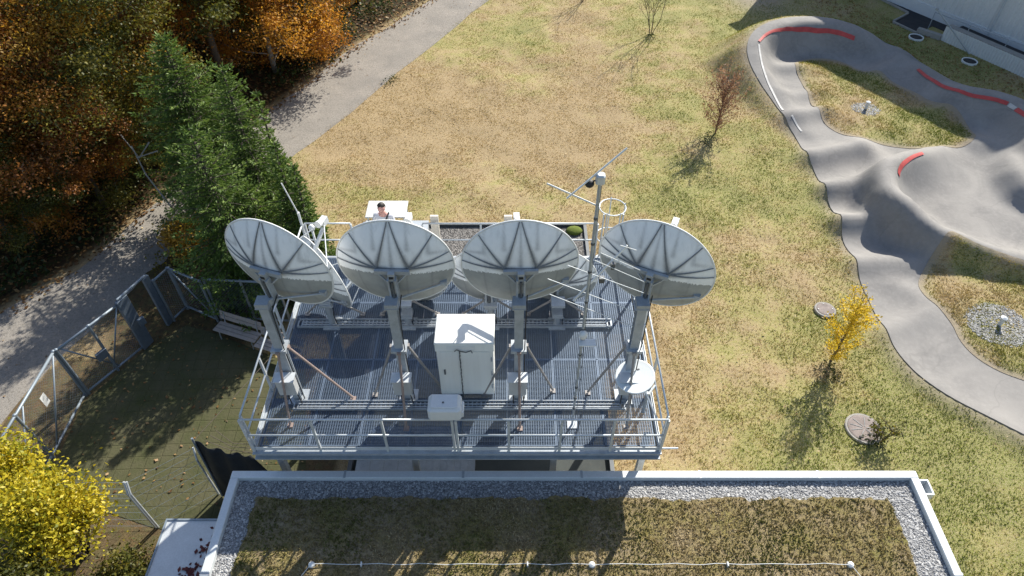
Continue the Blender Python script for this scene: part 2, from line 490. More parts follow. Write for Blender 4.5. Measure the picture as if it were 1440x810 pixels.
def ground_z(P):
    P = np.asarray(P, float)
    fx = np.clip((P[:, 0] - gx[0]) / G, 0, NX - 1.001); fy = np.clip((P[:, 1] - gy[0]) / G, 0, NY - 1.001)
    i = fx.astype(int); j = fy.astype(int); u = fx - i; v = fy - j
    return (Hgrid[j, i] * (1 - u) + Hgrid[j, i + 1] * u) * (1 - v) + (Hgrid[j + 1, i] * (1 - u) + Hgrid[j + 1, i + 1] * u) * v

def on_ground(px, py):
    """first point of the ground surface along the line of sight through pixel (px, py)"""
    hs = np.linspace(3.0, -.3, 331)
    W = np.array([tuple(at(px, py, h)) for h in hs])
    hit = np.nonzero(ground_z(W[:, :2]) >= W[:, 2])[0]
    return Vector(W[hit[0] if len(hit) else -1])

# ------------------------------------------------------------------ ground sheet
def ground_material():
    t = NT('turf_and_litter'); co = t.coord(True)
    g = t.attr('green'); lit = t.attr('litter'); bare = t.attr('bare')
    n1 = t.noise(co, 2.2, 6, 0.7); n2 = t.noise(co, 9, 5, 0.7); n3 = t.noise(co, 38, 3, 0.7)
    gg = t.math('ADD', g, t.math('MULTIPLY', t.math('SUBTRACT', n2, 0.5), 1.3), clamp=True)
    turf = t.ramp(gg, [(0.0, (0.285, 0.20, 0.108)), (0.3, (0.335, 0.26, 0.122)), (0.6, (0.265, 0.25, 0.068)), (1.0, (0.16, 0.19, 0.03))])
    turf = t.mix(t.ramp(n3, [(0.42, 0.0), (0.62, 0.75)]), turf, (0.47, 0.385, 0.24))
    turf = t.mix(t.ramp(n2, [(0.30, 0.55), (0.44, 0.0)]), turf, (0.17, 0.12, 0.055))
    v = t.n('ShaderNodeTexVoronoi'); v.inputs['Scale'].default_value = 7; t.l(co, v.inputs['Vector'])
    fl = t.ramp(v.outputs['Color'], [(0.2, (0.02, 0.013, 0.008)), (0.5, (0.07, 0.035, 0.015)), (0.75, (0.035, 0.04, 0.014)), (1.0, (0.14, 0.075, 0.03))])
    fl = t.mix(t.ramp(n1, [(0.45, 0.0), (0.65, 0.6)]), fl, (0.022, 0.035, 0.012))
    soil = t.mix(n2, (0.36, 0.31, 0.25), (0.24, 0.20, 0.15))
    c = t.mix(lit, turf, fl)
    c = t.mix(bare, c, soil)
    h = t.math('ADD', n2, t.math('MULTIPLY', n3, 0.6))
    return t.bsdf(c, 0.95, 0, h, 0.6, 0.06, 0.2)
M['ground'] = ground_material()
green = greenness(PP[:, 0], PP[:, 1])
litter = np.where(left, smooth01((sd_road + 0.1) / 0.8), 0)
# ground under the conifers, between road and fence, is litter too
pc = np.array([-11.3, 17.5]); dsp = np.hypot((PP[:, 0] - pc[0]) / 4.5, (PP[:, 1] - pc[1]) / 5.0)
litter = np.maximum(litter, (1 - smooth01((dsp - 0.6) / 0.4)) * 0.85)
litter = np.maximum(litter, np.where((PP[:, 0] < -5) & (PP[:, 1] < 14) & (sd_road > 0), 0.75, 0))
bare = np.exp(-(d_out / 0.35) ** 2) * 0.8 * (0.35 + fbm(PP[:, 0] * 1.5, PP[:, 1] * 1.5, 3))
bare = np.clip(bare + np.exp(-((PP[:, 0] - 15.2) / 1.8) ** 2 - ((PP[:, 1] - 42.5) / 2.2) ** 2), 0, 1)
V = np.stack([PP[:, 0], PP[:, 1], HT - 0.0], 1)
idx = np.arange(NX * NY).reshape(NY, NX)
Fq = np.stack([idx[:-1, :-1], idx[:-1, 1:], idx[1:, 1:], idx[1:, :-1]], -1).reshape(-1, 4)
# outer skirt to the horizon
ob = np.array([(-900, -900), (900, -900), (900, 900), (-900, 900)], float)
base = len(V)
V = np.vstack([V, np.c_[ob, np.zeros(4)]])
green = np.r_[green, [.4] * 4]; litter = np.r_[litter, [.3] * 4]; bare = np.r_[bare, [0] * 4]
c00, c10, c11, c01 = idx[0, 0], idx[0, -1], idx[-1, -1], idx[-1, 0]
Fq = np.vstack([Fq, [[base, base + 1, c10, c00], [base + 1, base + 2, c11, c10], [base + 2, base + 3, c01, c11], [base + 3, base, c00, c01]]])
# (the skirt spans the long straight border edges of the grid; border heights there are about 0)
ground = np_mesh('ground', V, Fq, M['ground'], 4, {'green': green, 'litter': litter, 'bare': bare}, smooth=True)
tag(ground, kind='structure')

def clip_sheet(name, poly, mat, dz, cell=G, zfun=None, skirt=0.15, parent=None, attrs=None):
    """sheet with an exact polygon outline, cut into the cells of the ground grid, lying dz above it, with a short edge down"""
    poly = [np.array(p[:2], float) for p in poly]
    P = np.array(poly)
    x0, y0 = P.min(0); x1, y1 = P.max(0)
    i0, i1 = int(math.floor((x0 - gx[0]) / cell)), int(math.ceil((x1 - gx[0]) / cell))
    j0, j1 = int(math.floor((y0 - gy[0]) / cell)), int(math.ceil((y1 - gy[0]) / cell))
    cx, cy = np.meshgrid(gx[0] + (np.arange(i0, i1) + .5) * cell, gy[0] + (np.arange(j0, j1) + .5) * cell)
    CP_ = np.stack([cx.ravel(), cy.ravel()], 1)
    d = poly_dist(CP_, poly); ins = in_poly(CP_, poly)
    full = ins & (d > cell * .75); part = d <= cell * .75
    verts, faces, key = [], [], {}
    def vid(x, y):
        k = (round(x, 4), round(y, 4))
        if k not in key:
            key[k] = len(verts); verts.append((x, y))
        return key[k]
    def clip(sub, ax, val, keep_less):
        o = []
        n = len(sub)
        for i in range(n):
            a, b = sub[i], sub[(i + 1) % n]
            ia = (a[ax] <= val) if keep_less else (a[ax] >= val)
            ib = (b[ax] <= val) if keep_less else (b[ax] >= val)
            if ia: o.append(a)
            if ia != ib:
                t = (val - a[ax]) / (b[ax] - a[ax])
                o.append((a[0] + t * (b[0] - a[0]), a[1] + t * (b[1] - a[1])))
        return o
    tp = [tuple(p) for p in poly]
    rows = {}
    for c in CP_[full]:
        h = cell / 2
        faces.append([vid(c[0] - h, c[1] - h), vid(c[0] + h, c[1] - h), vid(c[0] + h, c[1] + h), vid(c[0] - h, c[1] + h)])
    for c in CP_[part]:
        h = cell / 2
        ky = round(c[1], 3)
        if ky not in rows:
            s = clip(tp, 1, c[1] - h, False)
            s = clip(s, 1, c[1] + h, True) if s else s
            rows[ky] = s
        s = rows[ky]
        if s: s = clip(s, 0, c[0] - h, False)
        if s: s = clip(s, 0, c[0] + h, True)
        if len(s) >= 3:
            ids = []
            for p in s:
                k = vid(*p)
                if not ids or ids[-1] != k: ids.append(k)
            if len(ids) > 1 and ids[0] == ids[-1]: ids.pop()
            if len(set(ids)) >= 3 and len(set(ids)) == len(ids): faces.append(ids)
    A = np.array(verts)
    z = (zfun(A) if zfun is not None else ground_z(A)) + dz
    vv = [(a[0], a[1], q) for a, q in zip(A, z)]
    # edge down
    if skirt:
        n = len(tp)
        for i in range(n):
            a, b = tp[i], tp[(i + 1) % n]
            Q = np.array([a, b]); zz = (zfun(Q) if zfun is not None else ground_z(Q)) + dz
            k = len(vv)
            vv += [(a[0], a[1], zz[0]), (b[0], b[1], zz[1]), (b[0], b[1], zz[1] - skirt), (a[0], a[1], zz[0] - skirt)]
            faces.append([k, k + 1, k + 2, k + 3])
    me = bpy.data.meshes.new(name)
    me.from_pydata(vv, [], faces)
    for p in me.polygons: p.use_smooth = True
    for k, fn in (attrs or {}).items():
        at_ = me.attributes.new(k, 'FLOAT', 'POINT')
        at_.data.foreach_set('value', np.asarray(fn(np.array(vv)), np.float32))
    bm = bmesh.new(); bm.from_mesh(me)
    bmesh.ops.recalc_face_normals(bm, faces=bm.faces)
    nz = sum(f.normal.z * f.calc_area() for f in bm.faces)
    if nz < 0: bmesh.ops.reverse_faces(bm, faces=bm.faces)
    bm.to_mesh(me); bm.free()
    me.materials.append(mat)
    o = bpy.data.objects.new(name, me); COL.objects.link(o); o.parent = parent
    return o

# gravel road
def road_material():
    t = NT('gravel_road'); co = t.coord(True)
    n1 = t.noise(co, 0.7, 5, 0.6); n2 = t.noise(co, 14, 5, 0.75); n3 = t.noise(co, 60, 2, 0.6)
    c = t.mix(t.ramp(n1, [(0.35, 0.0), (0.7, 1.0)]), (0.33, 0.30, 0.265), (0.235, 0.22, 0.20))
    c = t.mix(t.ramp(n2, [(0.34, 0.8), (0.54, 0.0)]), c, (0.15, 0.135, 0.115))
    c = t.mix(t.ramp(n3, [(0.55, 0.0), (0.75, 0.5)]), c, (0.50, 0.47, 0.42))
    return t.bsdf(c, 0.95, 0, t.math('ADD', n2, n3), 0.5, 0.03, 0.2)
rag = [(p[0] + (random.random() - .5) * .22, p[1] + (random.random() - .5) * .22) for p in road_poly]
road = clip_sheet('gravel_road', rag, road_material(), 0.012, skirt=0.06)
tag(road, kind='structure')

# asphalt pump track
def asphalt_material():
    t = NT('pale_asphalt'); co = t.coord(True)
    n1 = t.noise(co, 0.55, 5, 0.6, 0.6); n2 = t.noise(co, 7, 4, 0.65); n3 = t.noise(co, 90, 2, 0.6)
    c = t.mix(t.ramp(n1, [(0.35, 0.0), (0.68, 1.0)]), (0.30, 0.285, 0.268), (0.205, 0.197, 0.19))
    c = t.mix(t.ramp(n2, [(0.45, 0.0), (0.75, 0.5)]), c, (0.33, 0.318, 0.30))
    mp = t.n('ShaderNodeVectorMath', operation='ADD'); nz = t.n('ShaderNodeTexNoise'); nz.inputs['Scale'].default_value = 1.3; t.l(co, nz.inputs['Vector']); t.l(co, mp.inputs[0]); t.l(nz.outputs['Color'], mp.inputs[1])
    vo = t.n('ShaderNodeTexVoronoi', feature='DISTANCE_TO_EDGE'); vo.inputs['Scale'].default_value = .22; t.l(mp.outputs[0], vo.inputs['Vector'])
    c = t.mix(t.ramp(vo.outputs['Distance'], [(0.0, 0.2), (0.01, 0.0)]), c, (0.12, 0.115, 0.11))
    st = t.noise(co, 1.8, 6, 0.75, 1.5); c = t.mix(t.ramp(st, [(0.62, 0.0), (0.8, 0.55)]), c, (0.14, 0.135, 0.13))
    c = t.mix(t.ramp(n3, [(0.3, 0.35), (0.5, 0.0)]), c, (0.16, 0.16, 0.165))
    return t.bsdf(c, 0.85, 0, n3, 0.25, 0.01, 0.3)
pump = clip_sheet('pump_track', track_outer, asphalt_material(), 0.03, skirt=0.14)
tag(pump, kind='structure')

def island_z(poly, mound):
    pl = [tuple(p) for p in poly]
    def f(A):
        d = poly_dist(A, pl)
        n = fbm(A[:, 0] * 1.3, A[:, 1] * 1.3, 3)
        return ground_z(A) + mound * smooth01(d / 1.2) * (0.6 + 0.8 * n)
    return f
def isl_attr(poly):
    pl = [tuple(p) for p in poly]
    return {'green': lambda A: np.clip(0.35 + (fbm(A[:, 0] * .7, A[:, 1] * .7, 4) - .5) * 2.0, 0, 1),
            'litter': lambda A: np.clip(A[:, 0] * 0, 0, 1),
            'bare': lambda A: np.clip(1.0 - poly_dist(A[:, :2], pl) / 0.45, 0, 0.85)}
isl1_z = island_z(island1, 0.13); isl2_z = island_z(island2, 0.13)
isl1 = clip_sheet('grass_island', island1, M['ground'], 0.045, zfun=isl1_z, skirt=0.08, attrs=isl_attr(island1)); tag(isl1, kind='structure')
isl2 = clip_sheet('grass_island', island2, M['ground'], 0.045, zfun=isl2_z, skirt=0.08, attrs=isl_attr(island2)); tag(isl2, kind='structure')

def stripe(name, pts, w, mat, parent, off=.075):
    """painted line on the track: pts (px, py, approx height); follows the surface"""
    W = [np.array(on_ground(*p[:2]))[:2] for p in pts]
    W = [np.array(p) for p in smooth_poly(W, 3, closed=False)]
    V, Fc = [], []
    nn = 5
    for i, p in enumerate(W):
        d = (W[min(i + 1, len(W) - 1)] - W[max(i - 1, 0)]); d /= np.linalg.norm(d) + 1e-9
        nrm = np.array([-d[1], d[0]])
        for k in range(nn):
            q = p + nrm * w * (k / (nn - 1) - .5)
            V.append((q[0], q[1], 0))
    A = np.array(V)
    A[:, 2] = ground_z(A[:, :2]) + off
    for i in range(len(W) - 1):
        for k in range(nn - 1):
            Fc.append((i * nn + k, i * nn + k + 1, (i + 1) * nn + k + 1, (i + 1) * nn + k))
    b = MB(); b.add(A, Fc)
    return b.build(name, mat, parent, smooth=True)
stripe('red_line', [(1067, 60, 1.1), (1078, 48, 1.25), (1098, 42, 1.3), (1125, 41, 1.3), (1155, 44, 1.25), (1180, 49, 1.15), (1201, 56, .9)], .13, M['red_paint'], pump)
stripe('white_line', [(1067, 64, 1.1), (1069, 80, .9), (1075, 105, .6), (1087, 132, .4), (1101, 156, .3)], .10, M['line_paint'], pump, .05)
stripe('white_line', [(1113, 163, .3), (1119, 174, .2), (1127, 186, .15)], .085, M['line_paint'], pump, .045)
stripe('red_line', [(1290, 99, .3), (1304, 112, .5), (1326, 126, .8), (1358, 136, .95), (1392, 140, 1.1), (1416, 148, 1.15)], .13, M['red_paint'], pump)
stripe('red_line', [(1428, 155, 1.1), (1440, 163, 1.1), (1452, 173, 1.1)], .15, M['red_paint'], pump, .06)
stripe('white_line', [(1417, 149, 1.1), (1422, 151.5, 1.1), (1427, 154.5, 1.1)], .12, M['line_paint'], pump, .06)
stripe('red_line', [(1263, 248, 1.0), (1264, 240, 1.05), (1270, 231, 1.0), (1282, 222, .9), (1297, 217, .7)], .15, M['red_paint'], pump)

# gravel rings and vent pipes on the two islands
def gravel_material(name, a, b, scale=28):
    t = NT(name); co = t.coord(True)
    v = t.n('ShaderNodeTexVoronoi'); v.inputs['Scale'].default_value = scale; t.l(co, v.inputs['Vector'])
    c = t.mix(t.ramp(v.outputs['Color'], [(0.15, 0.0), (0.85, 1.0)]), a, b)
    c = t.mix(t.ramp(v.outputs['Distance'], [(0.35, 0.0), (0.75, 0.8)]), c, tuple(x * .3 for x in a))
    h = t.math('SUBTRACT', 1.0, v.outputs['Distance'])
    return t.bsdf(c, 0.85, 0, h, 1.0, 0.03, 0.3)
M['gravel'] = gravel_material('grey_gravel', (0.27, 0.27, 0.275), (0.54, 0.54, 0.535), 42)
M['gravel_dark'] = gravel_material('dark_gravel', (0.10, 0.095, 0.09), (0.34, 0.32, 0.30), 22)
def stones(name, P, z, size, mat, cat, label, parent=None):
    n = len(P)
    base = np.array([(1, 0, 0), (0, 1, 0), (-1, 0, 0), (0, -1, 0), (0, 0, .8)])
    a = rng.random(n) * 6.28; s = size * (0.5 + rng.random(n)); e = 0.7 + .6 * rng.random(n)
    ca, sa = np.cos(a), np.sin(a)
    X = base[None, :, 0] * s[:, None]; Y = base[None, :, 1] * (s * e)[:, None]; Z = base[None, :, 2] * s[:, None] + rng.normal(0, .1, (n, 5)) * s[:, None]
    V = np.stack([X * ca[:, None] - Y * sa[:, None] + P[:, :1], X * sa[:, None] + Y * ca[:, None] + P[:, 1:2], Z + z[:, None]], -1).reshape(-1, 3)
    b = np.arange(n)[:, None] * 5
    Fc = np.concatenate([b + np.array([[0, 1, 4]]), b + np.array([[1, 2, 4]]), b + np.array([[2, 3, 4]]), b + np.array([[3, 0, 4]])])
    o = np_mesh(name, V, Fc, mat, 3, {'tint': np.repeat(rng.random(n), 5)}, parent=parent)
    tag(o, label, cat, kind='stuff')
    return o
M['patch_stone'] = leaf_mat('patch_stones', [(0, (0.16, 0.16, 0.16)), (.6, (0.33, 0.33, 0.325)), (1, (0.48, 0.475, 0.46))], 0.0)
M['stone'] = leaf_mat('stone_chips', [(0, (0.20, 0.20, 0.205)), (.6, (0.40, 0.40, 0.40)), (1, (0.60, 0.595, 0.58))], 0.0)
for (px, py, rx, ry, zf, lab, lab2) in ((1405, 457, 1.0, .95, isl2_z, 'round patch of grey gravel in the near right grass island', 'short grey vent pipe standing in the near gravel patch'),
                                  (1217, 154, .62, .55, isl1_z, 'small patch of grey gravel in the far grass island', 'short white vent pipe standing in the far gravel patch')):
    c = at(px, py, .15)
    k = 2400 if rx > .8 else 600
    rr = np.sqrt(rng.random(k)) ** .8; aa = rng.random(k) * 6.28
    P = np.c_[c.x + rr * rx * np.cos(aa) + rng.normal(0, .05, k), c.y + rr * ry * np.sin(aa) + rng.normal(0, .05, k)]
    stones('gravel_patch', P, zf(P) + .05, .03, M['patch_stone'], 'gravel', lab)
    zc = float(zf(np.array([[c.x, c.y]]))[0]) + .03
    e = empty('vent_pipe', (c.x, c.y, zc), 0, lab2, 'pipe')
    b = MB(); b.lathe([(.07, 0), (.07, .32), (.055, .32), (.055, .2)], (c.x, c.y, zc), 16); b.build('pipe', M['galv_light'], e)
    b = MB(); b.lathe([(.11, .36), (.11, .39), (.02, .43)], (c.x, c.y, zc), 16)
    for a in range(3): b.tube([(c.x + .06 * math.cos(a * 2.1), c.y + .06 * math.sin(a * 2.1), zc + .3), (c.x + .06 * math.cos(a * 2.1), c.y + .06 * math.sin(a * 2.1), zc + .37)], .008, 5)
    b.build('cap', M['galv_light'], e)

# paver yard behind the fence
def paver_material():
    t = NT('grass_pavers'); co = t.coord(True)
    mp = t.n('ShaderNodeMapping'); mp.inputs['Rotation'].default_value[2] = R(-2); t.l(co, mp.inputs['Vector'])
    br = t.n('ShaderNodeTexBrick'); br.offset = 0.0
    br.inputs['Scale'].default_value = 1.0; br.inputs['Brick Width'].default_value = 0.40; br.inputs['Row Height'].default_value = 0.40
    br.inputs['Mortar Size'].default_value = 0.022; br.inputs['Mortar Smooth'].default_value = 0.4
    br.inputs['Color1'].default_value = (0, 0, 0, 1); br.inputs['Color2'].default_value = (0.3, 0.3, 0.3, 1); br.inputs['Mortar'].default_value = (1, 1, 1, 1)
    t.l(mp.outputs[0], br.inputs['Vector'])
    n1 = t.noise(co, 0.9, 5, 0.65); n2 = t.noise(co, 12, 5, 0.7)
    moss = t.mix(t.ramp(n1, [(0.35, 0.0), (0.65, 1.0)]), (0.085, 0.08, 0.04), (0.05, 0.062, 0.018))
    stone = t.mix(n2, (0.125, 0.115, 0.075), (0.08, 0.08, 0.043))
    c = t.mix(t.ramp(n1, [(0.3, 0.35), (0.7, 0.8)]), stone, moss)
    c = t.mix(t.math('MULTIPLY', br.outputs['Fac'], 0.32), c, (0.065, 0.065, 0.028))
    c = t.mix(t.ramp(n2, [(0.3, 0.6), (0.45, 0.0)]), c, (0.05, 0.045, 0.025))
    h = t.math('SUBTRACT', n2, br.outputs['Fac'])
    return t.bsdf(c, 0.92, 0, h, 0.6, 0.03, 0.2)
pav = clip_sheet('paved_yard', paver_poly, paver_material(), 0.014, skirt=0.05)
tag(pav, kind='structure')


# ------------------------------------------------------------------ foreground building with planted roof
RX0, RX1, RY0, RY1, RH = -5.93, 8.56, -7.0, 7.27, 4.9
bld = empty('flat_roofed_building', (1.3, 0.2, 0), 0, 'low flat roofed building with a planted brown roof and pale metal edging in the foreground', 'building')
b = MB(); b.box(((RX0 + RX1) / 2, (RY0 + RY1) / 2, 2.25), (RX1 - RX0 - .16, RY1 - RY0 - .16, 4.5)); b.build('wall', M['wall'], bld)
pw = .17
b = MB()
ycap = RY1 - pw / 2
b.box(((RX0 + RX1) / 2, ycap, RH - .16), (RX1 - RX0, pw, .32), bevel=.012)
b.box((RX0 + pw / 2, (RY0 + RY1 - pw) / 2, RH - .16), (pw, RY1 - pw - RY0, .316), bevel=.012)
b.box((RX1 - pw / 2, (RY0 + RY1 - pw) / 2, RH - .16), (pw, RY1 - pw - RY0, .316), bevel=.012)
b.box(((RX0 + RX1) / 2, RY0 - pw / 2, RH - .16), (RX1 - RX0, pw, .316), bevel=.012)
par = b.build('parapet', M['cap'], bld)
for x in np.arange(RX0 + 2.4, RX1, 2.5): MB().box((x, ycap, RH + .0015), (.05, pw + .006, .006)).build('cap_joint', M['galv'], par)
for y in (2.6, 5.1):
    for x in (RX0 + pw / 2, RX1 - pw / 2): MB().box((x, y, RH + .0015), (pw + .006, .05, .006)).build('cap_joint', M['galv'], par)
ZG = RH - .13
# gravel margin: sheet plus loose stones; planted mat inside it
b = MB(); b.box(((RX0 + RX1) / 2, (RY0 + RY1) / 2, ZG - .05), (RX1 - RX0 - 2 * pw - .004, RY1 - RY0 - pw - .05, .1)); gm = b.build('gravel_margin', M['gravel'], bld)
mat_poly = [(RX0 + pw + .42, RY0 + .3), (RX1 - pw - .62, RY0 + .3), (RX1 - pw - .62, RY1 - pw - .42), (RX0 + pw + .42, RY1 - pw - .42)]
edge = []
for i in range(4):
    a_, b_ = np.array(mat_poly[i]), np.array(mat_poly[(i + 1) % 4])
    n_ = int(np.linalg.norm(b_ - a_) / .07)
    for k in range(n_):
        p = a_ + (b_ - a_) * k / n_
        w = (fbm(np.array([p[0] * 2.2]), np.array([p[1] * 2.2]), 3)[0] - .5) * .22
        edge.append((p[0] + w + (random.random() - .5) * .035, p[1] + w + (random.random() - .5) * .05))
def sedum_material():
    t = NT('sedum_mat'); co = t.coord(True)
    n1 = t.noise(co, 1.1, 5, 0.65); n2 = t.noise(co, 11, 5, 0.72); n3 = t.noise(co, 55, 2, 0.6)
    c = t.ramp(n1, [(0.3, (0.40, 0.32, 0.21)), (0.45, (0.30, 0.235, 0.12)), (0.6, (0.25, 0.21, 0.07)), (0.75, (0.20, 0.21, 0.045))])
    c = t.mix(t.ramp(n2, [(0.38, 0.85), (0.52, 0.0)]), c, (0.14, 0.105, 0.06))
    c = t.mix(t.ramp(n3, [(0.5, 0.0), (0.7, 0.6)]), c, (0.36, 0.30, 0.21))
    return t.bsdf(c, 0.95, 0, t.math('ADD', n2, t.math('MULTIPLY', n3, .7)), 0.9, 0.05, 0.2)
b = MB(); b.prism(edge, ZG - .02, ZG + .045); sed = b.build('planted_mat', sedum_material(), bld)
bb = np.array([1.3, 0.2, 0])
P = np.c_[RX0 + pw + rng.random(60000) * (RX1 - RX0 - 2 * pw), 3.0 + rng.random(60000) * (RY1 - pw - 3.0)]
ins = in_poly(P, edge); dd = poly_dist(P, mat_poly)
keepg = (~ins) | (dd < .1) * (rng.random(len(P)) < .3)
Pg = P[keepg][:14000]
o = stones('loose_gravel', Pg - bb[:2], np.full(len(Pg), ZG + .004), .02, M['stone'], None, None, bld)
# plants of the mat: small upright leaves
def blades(name, P, z, hgt, wid, mat, tint, parent=None, per=2):
    n = len(P) * per
    Q = np.repeat(P, per, 0) + rng.normal(0, wid, (n, 2)); zz = np.repeat(z, per)
    a = rng.random(n) * 6.283; h = hgt * (0.5 + rng.random(n)); w = wid * (0.6 + .8 * rng.random(n)); ln = h * (0.3 + 1.0 * rng.random(n)); la = rng.random(n) * 6.283
    dx, dy = np.cos(a) * w, np.sin(a) * w
    V = np.empty((n, 3, 3))
    V[:, 0] = np.c_[Q[:, 0] - dx, Q[:, 1] - dy, zz - .006]
    V[:, 1] = np.c_[Q[:, 0] + dx, Q[:, 1] + dy, zz - .006]
    V[:, 2] = np.c_[Q[:, 0] + np.cos(la) * ln, Q[:, 1] + np.sin(la) * ln, zz + h]
    tt = np.clip(np.repeat(tint, per) + rng.normal(0, .12, n), 0, 1)
    return np_mesh(name, V.reshape(-1, 3), np.arange(n * 3).reshape(-1, 3), mat, 3, {'tint': np.repeat(tt, 3)}, parent=parent)
Ps = np.c_[RX0 + .4 + rng.random(26000) * (RX1 - RX0 - 1.0), 3.3 + rng.random(26000) * (RY1 - 3.9)]
Ps = Ps[in_poly(Ps, edge)]
o = blades('sedum_plants', Ps - bb[:2], np.full(len(Ps), ZG + .045), .04, .016, L['sedum'], np.clip(.5 + (fbm(Ps[:, 0] * 1.2, Ps[:, 1] * 1.2, 4) - .5) * 2.2, 0, 1), bld)
o['kind'] = 'stuff'
# overflow box outside the right parapet
b = MB(); q = at(1303, 687, 4.75)
for dx_, dy_, sx_, sy_ in ((0, .16, .22, .03), (0, -.16, .22, .03), (.1, 0, .03, .29)): b.box((RX1 + .11 + dx_, q.y + dy_, 4.72), (sx_, sy_, .2))
b.box((RX1 + .1, q.y, 4.62), (.22, .33, .02)); b.build('overflow_box', M['galv_light'], bld)
b = MB(); b.tube([(RX1 + .13, q.y, 4.6), (RX1 + .13, q.y, 0.0)], .045, 10); b.build('downpipe', M['galv'], bld)
# lightning conductor lying on the planted roof
YC = 5.30
lc = empty('lightning_conductor', (1.4, YC, ZG + .05), 0, 'thin pale lightning conductor cable on round white feet across the planted roof', 'cable')
xs = [-3.86, 1.54, 6.52]
b = MB()
pts = [(-4.22, 4.0, ZG + .07), (-4.15, 4.6, ZG + .07), (-4.0, 5.1, ZG + .08)] + [(-3.86 + i * (10.38 / 40), YC + .012 * math.sin(i * 1.7), ZG + .10 + .012 * math.cos(i * 2.3)) for i in range(41)] + [(6.62, 5.1, ZG + .08), (6.66, 4.6, ZG + .07), (6.64, 4.0, ZG + .07)]
b.tube(pts, .0065, 6); b.build('cable', M['plastic'], lc, smooth=True)
for x in xs:
    b = MB(); b.lathe([(.062, .04), (.066, .055), (.055, .10), (.02, .12)], (x, YC, ZG), 20); b.build('holder_foot', M['white_paint'], lc, smooth=False)
for x in (-2.9, .3, 4.15): MB().box((x, YC, ZG + .085), (.025, .08, .08)).build('cable_clip', M['plastic'], lc)
# low lean-to roof sheet beside the building, with red leaves on it
cn = empty('lean_to_roof', (-7.1, 5.5, 3.0), 0, 'pale sheet metal lean-to roof strewn with dark red leaves beside the planted roof', 'roof')
b = MB()
b.box((-7.09, 5.3, 3.0), (1.66, 3.5, .05), bevel=.01); sh = b.build('roof_sheet', plain('pale_sheet', (0.60, 0.63, 0.65), 0.45, 0.2, 0.2, 2), cn)
b = MB(); b.box((-7.92, 5.3, 3.0), (.04, 3.56, .1)); b.box((-7.09, 7.06, 3.0), (1.62, .04, .1)); b.build('edge_trim', M['fence'], cn)
b = MB()
for x, y in ((-7.85, 6.9), (-7.85, 3.8)): b.box((x, y, 1.49), (.09, .09, 2.97))
b.build('post', M['fence'], cn)
n = 230
cl = np.array([(-6.75, 6.35), (-6.6, 6.1), (-7.0, 5.9), (-6.7, 5.8), (-6.5, 5.0), (-7.3, 5.05), (-6.9, 4.4), (-6.45, 6.75)])
P = cl[rng.integers(0, 8, n)] + rng.normal(0, .13, (n, 2)) * np.array([1.3, .7]); P = P[(P[:, 0] > -7.85) & (P[:, 0] < -6.32) & (P[:, 1] < 7.0)]
def flat_leaves(name, P, z, size, mat, tint, tilt=.5):
    n = len(P)
    a = rng.random(n) * 6.283; s = size * (.6 + .8 * rng.random(n)); e = .45 + .35 * rng.random(n)
    u = np.c_[np.cos(a), np.sin(a), rng.normal(0, tilt, n) * .5]; v = np.c_[-np.sin(a), np.cos(a), rng.normal(0, tilt, n) * .5]
    C = np.c_[P, z + s * .35 * tilt]
    V = np.stack([C - u * s[:, None], C - v * (s * e)[:, None], C + u * s[:, None], C + v * (s * e)[:, None]], 1)
    return np_mesh(name, V.reshape(-1, 3), np.arange(n * 4).reshape(-1, 4), mat, 4, {'tint': np.repeat(np.clip(tint, 0, 1), 4)})
o = flat_leaves('leaf_scatter', P, np.full(len(P), 3.035), .05, L['purple'], rng.random(len(P)), .45)
tag(o, 'dark red fallen leaves lying on the lean-to roof', 'leaves', kind='stuff')

# ------------------------------------------------------------------ low equipment building under the platform
LB = empty('equipment_building', (-.75, 12.5, 0), 0, 'low equipment building with a flat roof half hidden under the steel platform', 'building')
b = MB(); b.box((-.75, 12.58, 1.45), (6.3, 9.5, 2.9)); b.build('wall', M['wall'], LB)
def membrane():
    t = NT('roof_membrane'); co = t.coord(True)
    n1 = t.noise(co, 0.8, 5, 0.6); n2 = t.noise(co, 16, 3, 0.6)
    c = t.mix(t.ramp(n1, [(.35, 0), (.65, 1)]), (0.06, 0.07, 0.066), (0.035, 0.043, 0.043))
    c = t.mix(t.ramp(n2, [(.55, 0), (.7, .5)]), c, (0.06, 0.06, 0.05))
    return t.bsdf(c, 0.8, 0, n2, 0.2, 0.01)
b = MB(); b.box((-.75, 12.58, 2.96), (6.44, 9.64, .12)); rf = b.build('roof', membrane(), LB)
b = MB(); b.box((-.75, 15.1, 3.04), (6.2, 4.3, .04)); b.build('gravel_bed', M['gravel_dark'], LB)
b = MB()
b.box((-.75, 17.32, 3.07), (6.44, .1, .16)); b.box((2.42, 12.58, 3.07), (.1, 9.37, .158)); b.box((-3.92, 12.58, 3.07), (.1, 9.37, .158)); b.box((-.75, 7.84, 3.07), (6.23, .1, .157))
b.build('roof_edge', M['steel_dark'], rf)
b = MB()
for i in range(17): b.box((-3.7 + i * .17, 8.75, 3.10 + .012 * (i % 2)), (.168, 1.5, .02))
b.build('ribbed_sheet', M['galv'], LB)
b = MB(); b.box((.6, 7.79, 1.05), (1.0, .06, 2.1)); d_ = b.build('door', M['grey_box'], LB)
b = MB(); b.tube([(.95, 7.74, 1.05), (1.05, 7.74, 1.05)], .015, 6); b.build('handle', M['steel_dark'], d_)
Pm = np.array([at(652 * 1.0 + 0, 0, 0)]) if False else None
b = MB(); b.ell((2.05, 17.0, 3.12), (.28, .22, .1), 12, 6); mo = b.build('moss_cushion', plain('moss', (0.13, 0.17, 0.02), .95, 0, .5, 30, .8), LB, smooth=True)

